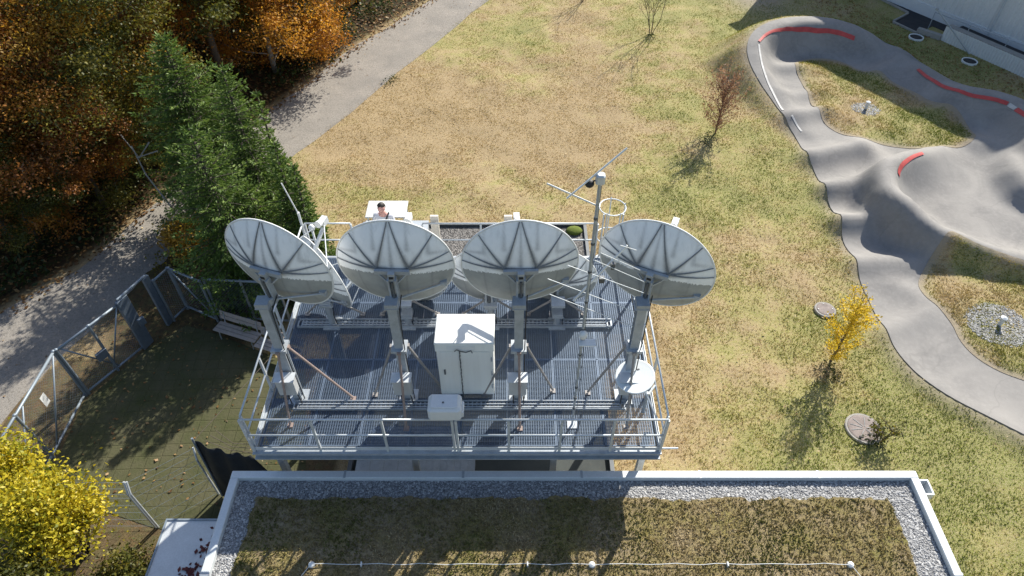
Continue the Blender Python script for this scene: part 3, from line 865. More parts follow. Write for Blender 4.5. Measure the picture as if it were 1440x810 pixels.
# ------------------------------------------------------------------ steel antenna platform
DX0, DX1, DY0, DY1, DZ = -5.15, 2.97, 7.1, 12.75, 6.0
PF = empty('antenna_platform', (-1.1, 9.9, 0), 0, 'large galvanised steel platform with grating floor and railings carrying the dishes', 'platform')
def grating(w, l):
    g = MB()
    n = int(round(l / .033))
    for i in range(1, n): g.box((0, -l / 2 + i * l / n, -.017), (w - .02, .0055, .030))
    n = int(round(w / .05))
    for i in range(1, n): g.box((-w / 2 + i * w / n, 0, -.004), (.008, l - .02, .008))
    for sx in (-1, 1): g.box((sx * (w / 2 - .009), 0, -.015), (.016, l - .008, .036))
    for sy in (-1, 1): g.box((0, sy * (l / 2 - .008), -.015), (w - .04, .014, .034))
    return g
pwid = (DX1 - DX0 - .2) / 8
for (y0, y1) in ((DY0 + .1, 9.38), (9.38, 11.1), (11.1, DY1 - .1)):
    first = None
    for i in range(8):
        if first is None:
            first = grating(pwid - .008, y1 - y0 - .008).build('grating_panel', M['grating'], PF, local=True); o = first
        else:
            o = first.copy(); COL.objects.link(o)
        o.location = (DX0 + .1 + pwid * (i + .5) + 1.1, (y0 + y1) / 2 - 9.9, DZ)
# framing
b = MB()
b.box(((DX0 + DX1) / 2, DY0 + .03, DZ - .13), (DX1 - DX0, .05, .22)); b.box(((DX0 + DX1) / 2, DY0 - .03, DZ - .225), (DX1 - DX0, .08, .03)); b.box(((DX0 + DX1) / 2, DY0 - .03, DZ - .035), (DX1 - DX0, .08, .03))
b.build('edge_beam', M['galv'], PF, bev=.004)
b = MB(); b.box(((DX0 + DX1) / 2, DY1 - .03, DZ - .13), (DX1 - DX0, .06, .22)); b.build('edge_beam', M['galv'], PF)
for x in (DX0 + .03, DX1 - .03):
    b = MB(); b.box((x, (DY0 + DY1) / 2, DZ - .13), (.06, DY1 - DY0 - .124, .22)); b.build('edge_beam', M['galv'], PF)
for y in (8.32, 9.38, 10.38, 11.1):
    b = MB(); b.box(((DX0 + DX1) / 2, y, DZ - .145), (DX1 - DX0 - .13, .1, .2)); b.build('floor_beam', M['galv'], PF)
for x in (-3.0, -1.1, 1.0):
    b = MB(); b.box((x, (DY0 + DY1) / 2, DZ - .35), (.1, DY1 - DY0 - .2, .2)); b.build('floor_beam', M['galv'], PF)
for x, y in ((-5.0, 7.25), (-2.1, 7.25), (.9, 7.25), (2.8, 7.25), (-5.0, 12.6), (-4.3, 10.4), (2.75, 10.4), (2.8, 12.6)):
    z0 = 3.0 if (-3.9 < x < 2.4 and y > 7.8) else 0.0
    if -5.9 < x and y < 7.45: z0 = 0
    b = MB(); yy = y if y > 7.6 else 7.62
    b.box((x, yy, (DZ - .25 + z0) / 2), (.13, .13, DZ - .25 - z0)); b.box((x, yy, z0 + .01), (.26, .26, .02)); b.build('column', M['galv'], PF)
# toe boards
b = MB()
b.box(((DX0 + DX1) / 2, DY0 + .012, DZ + .055), (DX1 - DX0 - .02, .012, .10)); b.build('toe_board', M['galv_light'], PF)
for x in (DX0 + .012, DX1 - .012):
    b = MB(); b.box((x, (DY0 + DY1) / 2, DZ + .055), (.012, DY1 - DY0 - .04, .10)); b.build('toe_board', M['galv_light'], PF)
# railings
def railing(p0, p1, n, heights=(1.1, .56), r=.021, posts=True):
    p0, p1 = Vector(p0), Vector(p1)
    for h in heights:
        b = MB(); b.tube([p0 + Vector((0, 0, h)), p1 + Vector((0, 0, h))], r, 8); b.build('rail', M['galv_light'], PF, smooth=True)
    for i in range(n + 1):
        q = p0.lerp(p1, i / n)
        b = MB(); b.box((q.x, q.y, DZ + .545 - .06), (.045, .045, 1.06 + .12)); b.build('rail_post', M['galv_light'], PF)
fy = DY0 - .0
railing((DX0 + .03, fy, DZ), (-1.13, fy, DZ), 3)
railing((-1.06, fy, DZ), (DX1 - .03, fy, DZ), 4)
railing((DX0 + .03, DY0 + .09, DZ), (DX0 + .03, DY1 - .05, DZ), 4)
railing((DX1 - .03, DY0 + .09, DZ), (DX1 - .03, DY1 - .05, DZ), 4)
railing((DX0 + .08, DY1 - .03, DZ), (-3.95, DY1 - .03, DZ), 1)
railing((-2.2, DY1 - .03, DZ), (2.1, DY1 - .03, DZ), 3)
# landing behind the back edge
b = MB(); b.box((-3.1, 13.45, DZ - .03), (1.7, 1.36, .05)); b.build('landing', M['galv'], PF)
b = MB()
for x in (-3.9, -2.3): b.bar((x, 12.8, DZ - .2), (x, 14.1, DZ - .2), .08, .2); b.bar((x, 14.05, DZ - .3), (x, 12.78, DZ - 1.3), .07, .07)
b.build('landing_bracket', M['galv'], PF)
# cable trays lying on the deck
def tray(x0, x1, y, w=.2):
    b = MB()
    for s in (-1, 1): b.box(((x0 + x1) / 2, y + s * w / 2, DZ + .05), (x1 - x0, .012, .07))
    n = int((x1 - x0) / .09)
    for i in range(n + 1): b.box((x0 + (x1 - x0) * i / n, y, DZ + .035), (.03, w - .014, .008))
    b.tube([(x0 + .1, y - .04, DZ + .055), (x1 - .1, y - .05, DZ + .055)], .018, 6); b.tube([(x0 + .1, y + .03, DZ + .055), (x1 - .1, y + .02, DZ + .055)], .014, 6)
    b.build('cable_tray', M['galv'], PF)
tray(-4.55, 2.35, 8.14); tray(-4.95, 2.3, 10.40, .22)
# pale upright boards on the back edge
for px in (611, 714.5):
    q = atY(px, 298, 13.0)
    b = MB(); b.box((q.x, 12.86, (q.z + DZ - .2) / 2), (.2, .07, q.z - DZ + .2)); b.build('upright_board', M['wood_white'], PF, bev=.006)
# ladder with safety hoops at the back
b = MB()
lx, ly = 2.5, 12.95
for s in (-.24, .24): b.tube([(lx + s, ly, .05), (lx + s, ly, 7.2)], .02, 6)
for k in range(22): b.tube([(lx - .24, ly, .35 + k * .29), (lx + .24, ly, .35 + k * .29)], .012, 6)
ld = b.build('ladder', M['galv_light'], PF)
for z in (3.4, 4.35, 5.3, 6.25, 7.2):
    b = MB()
    pts = [(lx + .33 * math.cos(a), ly + .27 - .33 * math.sin(a) * 1.0, z) for a in np.linspace(-math.pi, math.pi, 25)]
    b.tube(pts, .016, 6); b.build('safety_hoop', M['galv_light'], ld)
b = MB()
for a in (.3, 1.57, 2.84, 4.2, 5.2): b.bar((lx + .34 * math.cos(a), ly + .27 + .34 * math.sin(a), 3.3), (lx + .34 * math.cos(a), ly + .27 + .34 * math.sin(a), 7.25), .03, .006)
b.build('hoop_strap', M['galv_light'], ld)
# whip and small lamp at the back left corner
b = MB(); q = Vector((DX0 + .05, DY1 - .1, 0)); b.tube([(q.x, q.y, DZ + .2), (q.x - .02, q.y, DZ + 1.5)], .035, 8); b.tube([(q.x - .02, q.y, DZ + 1.45), (q.x - .25, q.y + .1, DZ + 2.3)], .016, 6); b.build('corner_pole', M['white_paint'], PF)
b = MB(); b.tube([(q.x + .22, q.y - .05, DZ), (q.x + .22, q.y - .05, DZ + 1.0)], .03, 8); b.ell((q.x + .22, q.y - .05, DZ + 1.06), (.08, .08, .1), 12, 8); b.build('deck_lamp', M['white_paint'], PF, smooth=True)
# small stub at the right front corner, stub post on the deck
b = MB(); b.tube([(DX1, DY0 + .08, DZ - .05), (DX1 + .35, DY0 + .08, DZ - .05)], .02, 6); b.build('stub_pipe', M['galv_light'], PF)
b = MB(); q = at(527, 612, DZ); b.tube([(q.x, q.y, DZ), (q.x, q.y, DZ + .16)], .045, 10); b.build('stub_pipe', M['galv'], PF)

# ------------------------------------------------------------------ satellite dishes
DISH_D = .33
def dish_y(x, z, Rx, Rz):
    return -DISH_D * (1 - (x / Rx) ** 2 - (z / Rz) ** 2)
HUBZ, HUBX = .20, .29
SPOKES = []
for s in (-1, 1):
    for ang in (13, 53, 107): SPOKES.append((s * HUBX, HUBZ, ang if s > 0 else 180 - ang, s))
    SPOKES.append((s * HUBX, HUBZ, -5 if s > 0 else 185, s))
def rim_hit(x0, z0, ang, Rx, Rz):
    dx, dz = math.cos(R(ang)), math.sin(R(ang))
    A = (dx / Rx) ** 2 + (dz / Rz) ** 2; B = 2 * (x0 * dx / Rx ** 2 + z0 * dz / Rz ** 2); C = (x0 / Rx) ** 2 + (z0 / Rz) ** 2 - 1
    t = (-B + math.sqrt(B * B - 4 * A * C)) / (2 * A)
    return x0 + dx * t, z0 + dz * t
def spoke_lines(Rx, Rz):
    out = []
    for x0, z0, ang, s in SPOKES:
        sc = Rx / 1.07
        x1, z1 = rim_hit(x0 * sc, z0 * sc, ang, Rx, Rz)
        out.append((x0 * sc, z0 * sc, x1, z1, 1.0))
    out.append((0, HUBZ, 0, Rz, .6))
    for s in (-1, 1):
        out.append((s * .29, .55 * Rz, s * .29, Rz * .95, .5)); out.append((s * .64, .45 * Rz, s * .64, Rz * .79, .5))
        out.append((s * .62 * Rx, .42 * Rz, s * .93 * Rx, .35 * Rz, .5))
    out.append((-HUBX, HUBZ, HUBX, HUBZ, 1.4))
    return out

def dish_material():
    t = NT('dish_back'); co = t.coord()
    sx = t.n('ShaderNodeSeparateXYZ'); t.l(co, sx.inputs[0])
    oi = t.n('ShaderNodeObjectInfo'); va = t.n('ShaderNodeVectorMath', operation='ADD'); t.l(co, va.inputs[0])
    mm = t.math('MULTIPLY', oi.outputs['Random'], 23.0); t.l(mm, va.inputs[1]); co = va.outputs[0]
    x, z = sx.outputs[0], sx.outputs[2]
    n1 = t.noise(co, 3.5, 5, 0.6); n2 = t.noise(co, 26, 3, 0.7); n3 = t.noise(co, 60, 2, .6)
    # paler upper part ends in a ragged edge, darker grey below
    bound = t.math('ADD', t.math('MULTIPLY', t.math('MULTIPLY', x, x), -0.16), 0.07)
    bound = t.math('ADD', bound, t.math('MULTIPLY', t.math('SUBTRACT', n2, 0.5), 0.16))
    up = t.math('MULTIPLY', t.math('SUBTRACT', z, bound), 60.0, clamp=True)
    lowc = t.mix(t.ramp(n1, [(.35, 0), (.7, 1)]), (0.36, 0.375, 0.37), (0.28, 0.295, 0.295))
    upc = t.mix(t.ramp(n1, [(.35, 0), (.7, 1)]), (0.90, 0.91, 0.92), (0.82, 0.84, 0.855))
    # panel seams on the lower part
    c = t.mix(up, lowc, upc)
    ms = t.n('ShaderNodeMapping'); ms.inputs['Scale'].default_value = (9, 9, .9); t.l(co, ms.inputs['Vector']); sk = t.noise(ms.outputs[0], 1.0, 5, .65)
    c = t.mix(t.ramp(sk, [(.52, 0), (.8, .3)]), c, (0.30, 0.31, 0.315))
    seam = t.attr('seam'); c = t.mix(t.math('MULTIPLY', seam, 0.5), c, (0.20, 0.21, 0.21))
    gr = t.math('MULTIPLY', t.attr('grime'), t.math('ADD', 0.42, t.math('MULTIPLY', n2, 0.7)), clamp=True)
    c = t.mix(gr, c, (0.115, 0.12, 0.13))
    return t.bsdf(c, 0.6, 0, n3, 0.08, 0.01, 0.3)
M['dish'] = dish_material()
def dish_mesh(Rx, Rz, grime=True):
    nr, na = 44, 176
    rr = np.linspace(0.0, 1, nr + 1)[1:]; aa = np.arange(na) * 2 * math.pi / na
    X = np.r_[0, (rr[:, None] * np.cos(aa) * Rx).ravel()]; Z = np.r_[0, (rr[:, None] * np.sin(aa) * Rz).ravel()]
    Y = dish_y(X, Z, Rx, Rz)
    Pq = np.c_[X, Z]; g = np.zeros(len(X)); seam = np.zeros(len(X))
    for x0, z0, x1, z1, w in spoke_lines(Rx, Rz):
        d, t = seg_dist(Pq, np.array([x0, z0]), np.array([x1, z1]))
        wd = .022 + .05 * (1 - t) ** 2 * w
        g = np.maximum(g, np.exp(-(d / wd) ** 2) * (.55 + .45 * (1 - t)) * min(w, 1) * (Z > -.12))
    g += np.exp(-(np.hypot(X, Z - HUBZ) / .34) ** 2) * .22 * (Z > HUBZ - .1)
    for xs_ in (-.62, -.2, .22, .64): seam = np.maximum(seam, np.exp(-((X - xs_ * Rx - .08 * Z * np.sign(xs_)) / .016) ** 2) * (Z < .02))
    Fq = []
    tri = [(0, 1 + (k + 1) % na, 1 + k) for k in range(na)]
    for i in range(nr - 1):
        for k in range(na):
            Fq.append((1 + i * na + k, 1 + i * na + (k + 1) % na, 1 + (i + 1) * na + (k + 1) % na, 1 + (i + 1) * na + k))
    n0 = len(X)
    # front skin 12 mm ahead
    V = np.r_[np.c_[X, Y, Z], np.c_[X * .997, Y + .014, Z * .997]]
    F = [f[::-1] for f in tri] + Fq + [tuple(i + n0 for i in f) for f in tri] + [tuple(i + n0 for i in f[::-1]) for f in Fq]
    e = 1 + (nr - 1) * na
    for k in range(na): F.append((e + k, e + (k + 1) % na, n0 + e + (k + 1) % na, n0 + e + k))
    me = bpy.data.meshes.new('reflector'); me.from_pydata([tuple(v) for v in V], [], F)
    for p in me.polygons: p.use_smooth = True
    for nm, a in (('grime', g if grime else g * .5), ('seam', seam)):
        q = me.attributes.new(nm, 'FLOAT', 'POINT'); q.data.foreach_set('value', np.r_[a, a * 0].astype(np.float32))
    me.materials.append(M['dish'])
    return me
M_BIG = dish_mesh(1.06, 1.09); M_SMALL = dish_mesh(.92, .95)

def local_mb(b, name, mat, parent, mtx, smooth=False):
    o = b.build(name, mat, parent, local=True, smooth=smooth)
    if mtx is not None: o.data.transform(mtx)
    return o

def make_dish(base, hub, yaw, elev, big, label, braces, box=True):
    """base: foot of mast on the deck; hub: centre of the rim circle; yaw: degrees turned towards +x"""
    e = empty('satellite_dish', base, 0, label, 'dish', 'large dishes along the front' if big else 'smaller dishes along the back')
    Rx, Rz = (1.06, 1.09) if big else (.92, .95)
    hub = Vector(hub) - Vector(base)
    m = Matrix.Translation(hub) @ Matrix.Rotation(R(-yaw), 4, 'Z') @ Matrix.Rotation(R(elev), 4, 'X')
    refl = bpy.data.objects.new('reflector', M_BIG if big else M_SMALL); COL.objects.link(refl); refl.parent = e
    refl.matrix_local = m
    # rim ring
    b = MB(); pts = [(Rx * math.cos(a), .006, Rz * math.sin(a)) for a in np.linspace(0, 2 * math.pi, 97)]
    b.tube(pts, .019, 8, cap=False); rim = b.build('rim', M['white_paint'], refl, local=True, smooth=True)
    # stiffening ribs
    for x0, z0, x1, z1, w in spoke_lines(Rx, Rz):
        if w < .9: continue
        b = MB(); pts = []
        for t in np.linspace(0.02, .985, 9):
            x, z = x0 + (x1 - x0) * t, z0 + (z1 - z0) * t
            pts.append((x, dish_y(x, z, Rx, Rz) - .006, z))
        b.tube(pts, [.016 - .007 * i / 8 for i in range(9)], 5); b.build('rib', M['dish_rib'], refl, local=True)
    sc = Rx / 1.06
    # hub frame behind the reflector
    b = MB(); y0 = -DISH_D
    b.box((0, y0 - .035, HUBZ - .02), (.62 * sc, .06, .09))
    for s in (-1, 1): b.bar((s * .27 * sc, y0 - .03, HUBZ - .05), (s * .04, y0 - .10, HUBZ - .30 * sc), .03, .03)
    b.box((0, y0 - .10, HUBZ - .06), (.12, .10, .2)); b.box((-.065, y0 - .13, HUBZ - .40), (.035, .12, .62)); b.box((.065, y0 - .13, HUBZ - .40), (.035, .12, .62)); b.box((0, y0 - .16, HUBZ - .62), (.15, .14, .12))
    local_mb(b, 'hub_frame', M['galv'], e, m)
    b = MB(); b.box((0, y0 - .157, HUBZ - .05), (.08, .012, .05)); local_mb(b, 'hub_slot', M['black'], e, m)
    # jack and side stabiliser
    b = MB(); b.tube([(0, y0 - .16, HUBZ - .15), (0, y0 - .2, HUBZ - .62)], .022, 8); local_mb(b, 'elevation_jack', M['steel_dark'], e, m)
    xr, zr = .80 * Rx, -.36 * Rz
    b = MB(); b.tube([(.05, y0 - .16, -.42 * sc), (xr, dish_y(xr, zr, Rx, Rz) - .05, zr)], .02, 8); b.box((xr, dish_y(xr, zr, Rx, Rz) - .03, zr), (.12, .08, .1)); local_mb(b, 'stabiliser', M['galv'], e, m)
    # feed arm on the far side
    b = MB(); f0 = Vector((0, .02, -Rz)); f1 = Vector((0, 1.40 * sc, -.44 * sc))
    b.bar(f0, f1, .05, .07)
    fa = local_mb(b, 'feed_arm', M['galv_light'], e, m)
    b = MB(); b.tube([f1 + Vector((0, .05, .16)), f1 + Vector((0, -.12, .20))], [.05, .075], 12); b.box(f1 + Vector((0, .08, .12)), (.12, .16, .14)); fh = local_mb(b, 'feed_horn', M['plastic'], fa, m)
    b = MB()
    for s in (-1, 1): b.tube([(s * .8 * Rx, .02, -.58 * Rz), f1 + Vector((s * .05, 0, .1))], .012, 6)
    local_mb(b, 'feed_strut', M['galv_light'], e, m)
    # mast
    back = m @ Vector((0, y0 - .16, HUBZ - .62))
    top = Vector((0, 0, back.z - .05))
    b = MB()
    if big:
        w = .17
        b.box((0, -w / 2 + .012, top.z / 2), (w, .022, top.z)); b.box((0, w / 2 - .012, top.z / 2), (w, .022, top.z)); b.box((0, 0, top.z / 2), (.02, w - .05, top.z))
    else:
        b.tube([(0, 0, 0), (0, 0, top.z)], .075, 14)
    b.box((0, 0, .012), (.38, .38, .024)); b.box((0, 0, top.z + .01), (.26, .26, .02))
    b.build('mast', M['galv'], e, local=True)
    b = MB(); b.bar(top + Vector((0, 0, .03)), back, .17, .15); b.box(top + Vector((0, 0, .06)), (.24, .24, .12)); b.build('mount_head', M['galv'], e, local=True)
    b = MB(); b.tube([back + Vector((.12, 0, .1)), top + Vector((.13, -.06, -.12)), top * .62 + Vector((.115, -.10, 0)), top * .3 + Vector((.12, -.08, 0)), Vector((.13, -.05, .03))], .011, 6); b.build('cable', M['black'], e, local=True)
    # braces from collar to deck
    zc = 1.68 if big else .75
    b = MB(); b.box((0, 0, zc), (.3, .3, .07)); b.build('collar', M['galv'], e, local=True)
    for (dx, dy, rusty) in braces:
        b = MB(); d = Vector((dx, dy, 0)).normalized()
        p0 = Vector((0, 0, zc)) + d * .15
        b.tube([p0, (dx, dy, .05)], .026, 8); b.box((dx, dy, .012), (.11, .11, .024)); b.box(p0, (.08, .08, .06))
        b.build('brace', M['rust_tube'] if rusty else M['brace'], e, local=True)
    if box:
        b = MB(); b.box((-.02, -.25, .78), (.36, .2, .46), bevel=.015); jb = b.build('junction_box', M['grey_box'], e, local=True)
        b = MB(); b.box((-.02, -.25, 1.02), (.40, .25, .02)); b.build('box_lid', M['galv_light'], jb, local=True)
        b = MB(); b.tube([(.08, -.22, .55), (.1, -.2, .3), (.12, -.2, .05)], .012, 6); b.tube([(-.1, -.22, .55), (-.1, -.2, .05)], .012, 6); b.build('box_cable', M['black'], jb, local=True)
    return e
M['dish_rib'] = plain('weathered_rib', (0.22, 0.235, 0.25), .7, 0, .4, 8)
YF = 8.38
def front_brace(dxl, dxr): return [(dxl, .05, False), (dxr, .15, False), (.03, -.78, True)]
make_dish((-4.50, YF, DZ), atY(393, 371, 8.92), 19, 5, True, 'large grey white dish nearest the conifers, turned sideways, left end of front row', [(1.15, -.05, True), (-.35, .6, False), (-.03, -.7, True)])
make_dish((-2.18, YF, DZ), atY(557, 370, 8.95), 2, 5, True, 'large grey white dish left of the white cabinet, in front of the person', front_brace(-.72, .72))
make_dish((.13, YF, DZ), atY(731, 370, 8.95), -2, 5, True, 'large grey white dish right of the white cabinet, between cabinet and antenna mast', front_brace(-.72, .74))
make_dish((2.36, YF, DZ), atY(922, 373, 8.9), 24, 6, True, 'large grey white dish right of the antenna mast, right end of front row', [(-.75, .1, False), (.35, .5, False), (-.03, -.75, False)])
YB = 10.42
for i, (px, py, yw, lab) in enumerate(((459, 386, 48, 'smaller dish peeping out behind the left end dish, feed arm rising above its rim'), (574, 392, 4, 'smaller dish hidden behind the large dish in front of the person'),
                                       (690, 390, 4, 'smaller dish showing in the gap between the two middle large dishes'), (783, 391, 8, 'smaller dish behind the antenna mast, its edge right of the third large dish'))):
    q = atY(px, py, 10.85 + (.28 if i % 2 else 0))
    make_dish((q.x, YB, DZ), q + Vector((0, 0, .06)), yw, 7, False, lab, [(-.65, .3, False), (.65, .3, False)], box=False)

# ------------------------------------------------------------------ cabinet on the deck
CB = empty('equipment_cabinet', (-.93, 8.78, DZ), 0, 'tall white equipment cabinet standing on the grating between the two middle masts', 'cabinet')
b = MB(); b.box((-.93, 8.78, DZ + .87), (1.12, .72, 1.66), bevel=.012); b.build('body', M['cabinet'], CB)
b = MB(); b.box((-.93, 8.78, DZ + 1.735), (1.17, .78, .06), bevel=.015); b.box((-.93, 8.40, DZ + 1.62), (1.15, .02, .19)); b.build('lid', M['cabinet'], CB)
b = MB(); b.box((-.93, 8.414, DZ + .80), (1.02, .012, 1.36), bevel=.004); dr = b.build('door', M['cabinet'], CB)
for z in (.35, .8, 1.25): MB().box((-.405, 8.404, DZ + z), (.03, .03, .1)).build('hinge', M['galv'], dr)
b = MB(); b.box((-1.36, 8.398, DZ + .85), (.03, .03, .14)); b.build('handle', M['steel_dark'], dr)
b = MB(); b.box((-1.0, 8.388, DZ + 1.63), (.56, .008, .12)); b.build('label_plate', M['white_paint'], CB)
b = MB()
ch = [(-1.03 + .004 * math.sin(k * 1.3), 8.392 - .012 * (k % 2), DZ + 1.52 - k * .056) for k in range(26)]
for k in range(25): b.tube([ch[k], ch[k + 1]], .008 if k % 2 else .013, 5)
b.tube([(-1.12, 8.37, DZ + 1.55), (-1.08, 8.35, DZ + 1.62), (-1.0, 8.36, DZ + 1.56), (-.9, 8.36, DZ + 1.53), (-.8, 8.37, DZ + 1.57), (-.78, 8.37, DZ + 1.5)], .011, 6); b.build('chain', M['steel_dark'], CB)
b = MB()
for x in (-1.35, -.5): b.box((x, 8.78, DZ + .02), (.12, .7, .04))
b.build('foot', M['galv'], CB)
# white plastic housing on the railing
HB = empty('plastic_housing', (-1.24, 7.16, DZ + 1.1), 0, 'white rounded plastic housing fixed on top of the front railing', 'box')
b = MB(); b.box((-1.24, 7.20, DZ + 1.36), (.62, .40, .36), bevel=.05); b.build('body', M['plastic'], HB, bev=.012)
b = MB(); b.box((-.92, 7.2, DZ + 1.3), (.05, .26, .16), bevel=.012); b.box((-1.24, 7.2, DZ + 1.555), (.5, .3, .03), bevel=.01); b.build('lid', M['plastic'], HB)
b = MB(); b.lathe([(.018, 0), (.018, .012)], (-1.26, 7.16, DZ + 1.57), 10); b.build('screw', M['steel_dark'], HB)
b = MB(); b.box((-1.24, 7.16, DZ + 1.15), (.4, .1, .07)); b.build('bracket', M['galv'], HB)

# ------------------------------------------------------------------ small white dish on the right railing
q = atY(893, 529, 8.15)
SD = empty('small_dish', (2.72, 8.0, DZ), 0, 'small white round dish facing up beside the right railing', 'dish')
nrm = Vector((-.16, -.12, .95)).normalized()
zq = nrm; xq = Vector((1, .3, 0)); xq = (xq - zq * xq.dot(zq)).normalized(); yq = zq.cross(xq)
rot = Matrix((xq, yq, zq)).transposed()
b = MB(); Rr = .385
prof = [(.02, -.06)] + [(Rr * t, -.06 + .045 * t * t) for t in (.2, .4, .6, .8, 1)] + [(Rr + .008, -.006), (Rr, .004)] + [(Rr * t, -.010 + .012 * t * t) for t in (.95, .8, .6, .4, .2)] + [(.005, -.010)]
b.lathe(prof, tuple(q), 48, rot); fc = b.build('reflector', plain('dish_white', (0.74, 0.78, 0.78), .45, 0, .06, 2, .03), SD, smooth=True)
b = MB()
for k, (u, v, l, w) in enumerate(((-.08, .09, .10, .012), (-.02, .10, .03, .016), (.03, .105, .06, .012), (.12, .12, .05, .03))):
    rr2 = math.hypot(u, v)
    b.box(tuple(q + xq * u + yq * v + zq * (-.010 + .012 * (rr2 / Rr) ** 2 + .003)), (l, w, .002), rot)
b.build('emblem', M['steel_dark'], fc)
b = MB(); p_ = q - zq * .1
b.tube([(2.72, 8.0, DZ), (2.72, 8.0, p_.z - .25)], .035, 10); b.tube([(2.72, 8.0, p_.z - .3), p_], .03, 8); b.build('mast', M['galv'], SD)
b = MB(); b.bar((2.72, 8.0, p_.z - .4), (2.92, 8.25, p_.z - .35), .04, .04); b.bar((2.65, 7.95, p_.z - .15), (2.9, 7.55, DZ + .4), .03, .03); b.build('bracket', M['galv_light'], SD)

# ------------------------------------------------------------------ antenna mast
AM = empty('antenna_mast', (1.23, 7.7, DZ), 0, 'tall thin antenna mast with crossed rods at the top, standing on the platform', 'antenna')
AX, AY = 1.23, 7.7
b = MB(); b.tube([(AX, AY, DZ), (AX, AY, DZ + 1.7)], .022, 8); b.tube([(AX, AY, DZ + 1.65), (AX, AY, 12.25)], .025, 10)
b.box((AX, AY, DZ + .01), (.2, .2, .02)); b.build('mast', M['galv'], AM)
for z in (6.6, 6.95, 7.3, 8.3, 9.0, 9.7, 10.4, 11.0, 11.5): MB().lathe([(.033, -.02), (.033, .02)], (AX, AY, z), 10).build('mast_clamp', M['steel_dark'], AM)
b = MB(); b.tube([(AX + .055, AY, 6.0), (AX + .06, AY - .02, 7.5), (AX + .035, AY, 9.2), (AX + .03, AY, 12.1)], .005, 6); b.build('mast_cable', M['steel_dark'], AM)
# top rod and second rod
def rod(name, p, q_, r, mat): 
    b = MB(); b.tube([p, q_], r, 6); return b.build(name, mat, AM)
t0 = Vector((AX, AY, 12.25)); 
rod('antenna_rod', atY(797, 279, AY - .1), atY(882, 208, AY + .1), .014, M['white_paint'])
rod('antenna_rod', atY(769, 258, AY + .05), atY(839, 289, AY), .013, M['white_paint'])
b = MB(); b.box((AX, AY, 12.22), (.13, .13, .16), bevel=.02); b.build('rod_clamp', M['galv_light'], AM)
b = MB(); q = atY(829, 258, AY); b.ell(tuple(q), (.07, .07, .06), 12, 8); b.tube([tuple(q), (AX, AY, q.z + .1)], .01, 6); b.build('ball_sensor', M['black'], AM, smooth=True)
# yagi lower on the mast
ya = empty('yagi', (AX, AY, 9.2)); ya.location = (0, 0, 0); 
boom0, boom1 = atY(806, 455 - 32, AY + .02), atY(882, 345, AY + .25)
b = MB(); b.bar(boom0, boom1, .028, .028); bo = b.build('yagi_boom', M['white_paint'], AM)
bpy.data.objects.remove(ya)
for (x0, y0, x1, y1) in ((770, 392, 892, 438), (845, 356, 900, 380), (798, 373, 905, 412), (773, 414, 890, 459), (836, 366, 905, 396), (872, 345, 895, 352)):
    b = MB(); b.tube([atY(x0, y0, AY + .05), atY(x1, y1, AY + .12)], .007, 5); b.build('yagi_element', M['galv_light'], bo)
for px, py, sz in ((846, 393, (.09, .08, .1)), (862, 374, (.06, .06, .12))): MB().box(tuple(atY(px, py, AY + .12)), sz).build('yagi_clamp', M['steel_dark'], bo)
# white dome and panel on the mast
b = MB(); q = atY(820, 471, AY - .05); b.ell(tuple(q), (.075, .075, .10), 14, 8); b.tube([q, (AX, AY, q.z - .05)], .015, 6); b.build('dome_sensor', M['white_paint'], AM, smooth=True)
b = MB(); q = atY(826, 482, AY - .05); b.box(tuple(q), (.30, .16, .03), bevel=.008); b.tube([q, (AX, AY, q.z - .05)], .015, 6); b.build('panel_sensor', M['white_paint'], AM)

# ------------------------------------------------------------------ person at the back edge, with a white table behind
def skin_body(name, verts, edges, radii, mat, root=0, sub=2):
    me = bpy.data.meshes.new(name)
    me.from_pydata(verts, edges, [])
    o = bpy.data.objects.new(name, me); COL.objects.link(o)
    md = o.modifiers.new('skin', 'SKIN'); md.use_smooth_shade = True
    sv = me.skin_vertices[0].data
    for i, r in enumerate(radii):
        sv[i].radius = (r, r) if not isinstance(r, tuple) else r
        sv[i].use_root = (i == root)
    s = o.modifiers.new('sub', 'SUBSURF'); s.levels = sub; s.render_levels = sub
    dg = bpy.context.evaluated_depsgraph_get()
    m2 = bpy.data.meshes.new_from_object(o.evaluated_get(dg))
    bpy.data.objects.remove(o)
    m2.materials.clear(); m2.materials.append(mat)
    for p in m2.polygons: p.use_smooth = True
    return m2

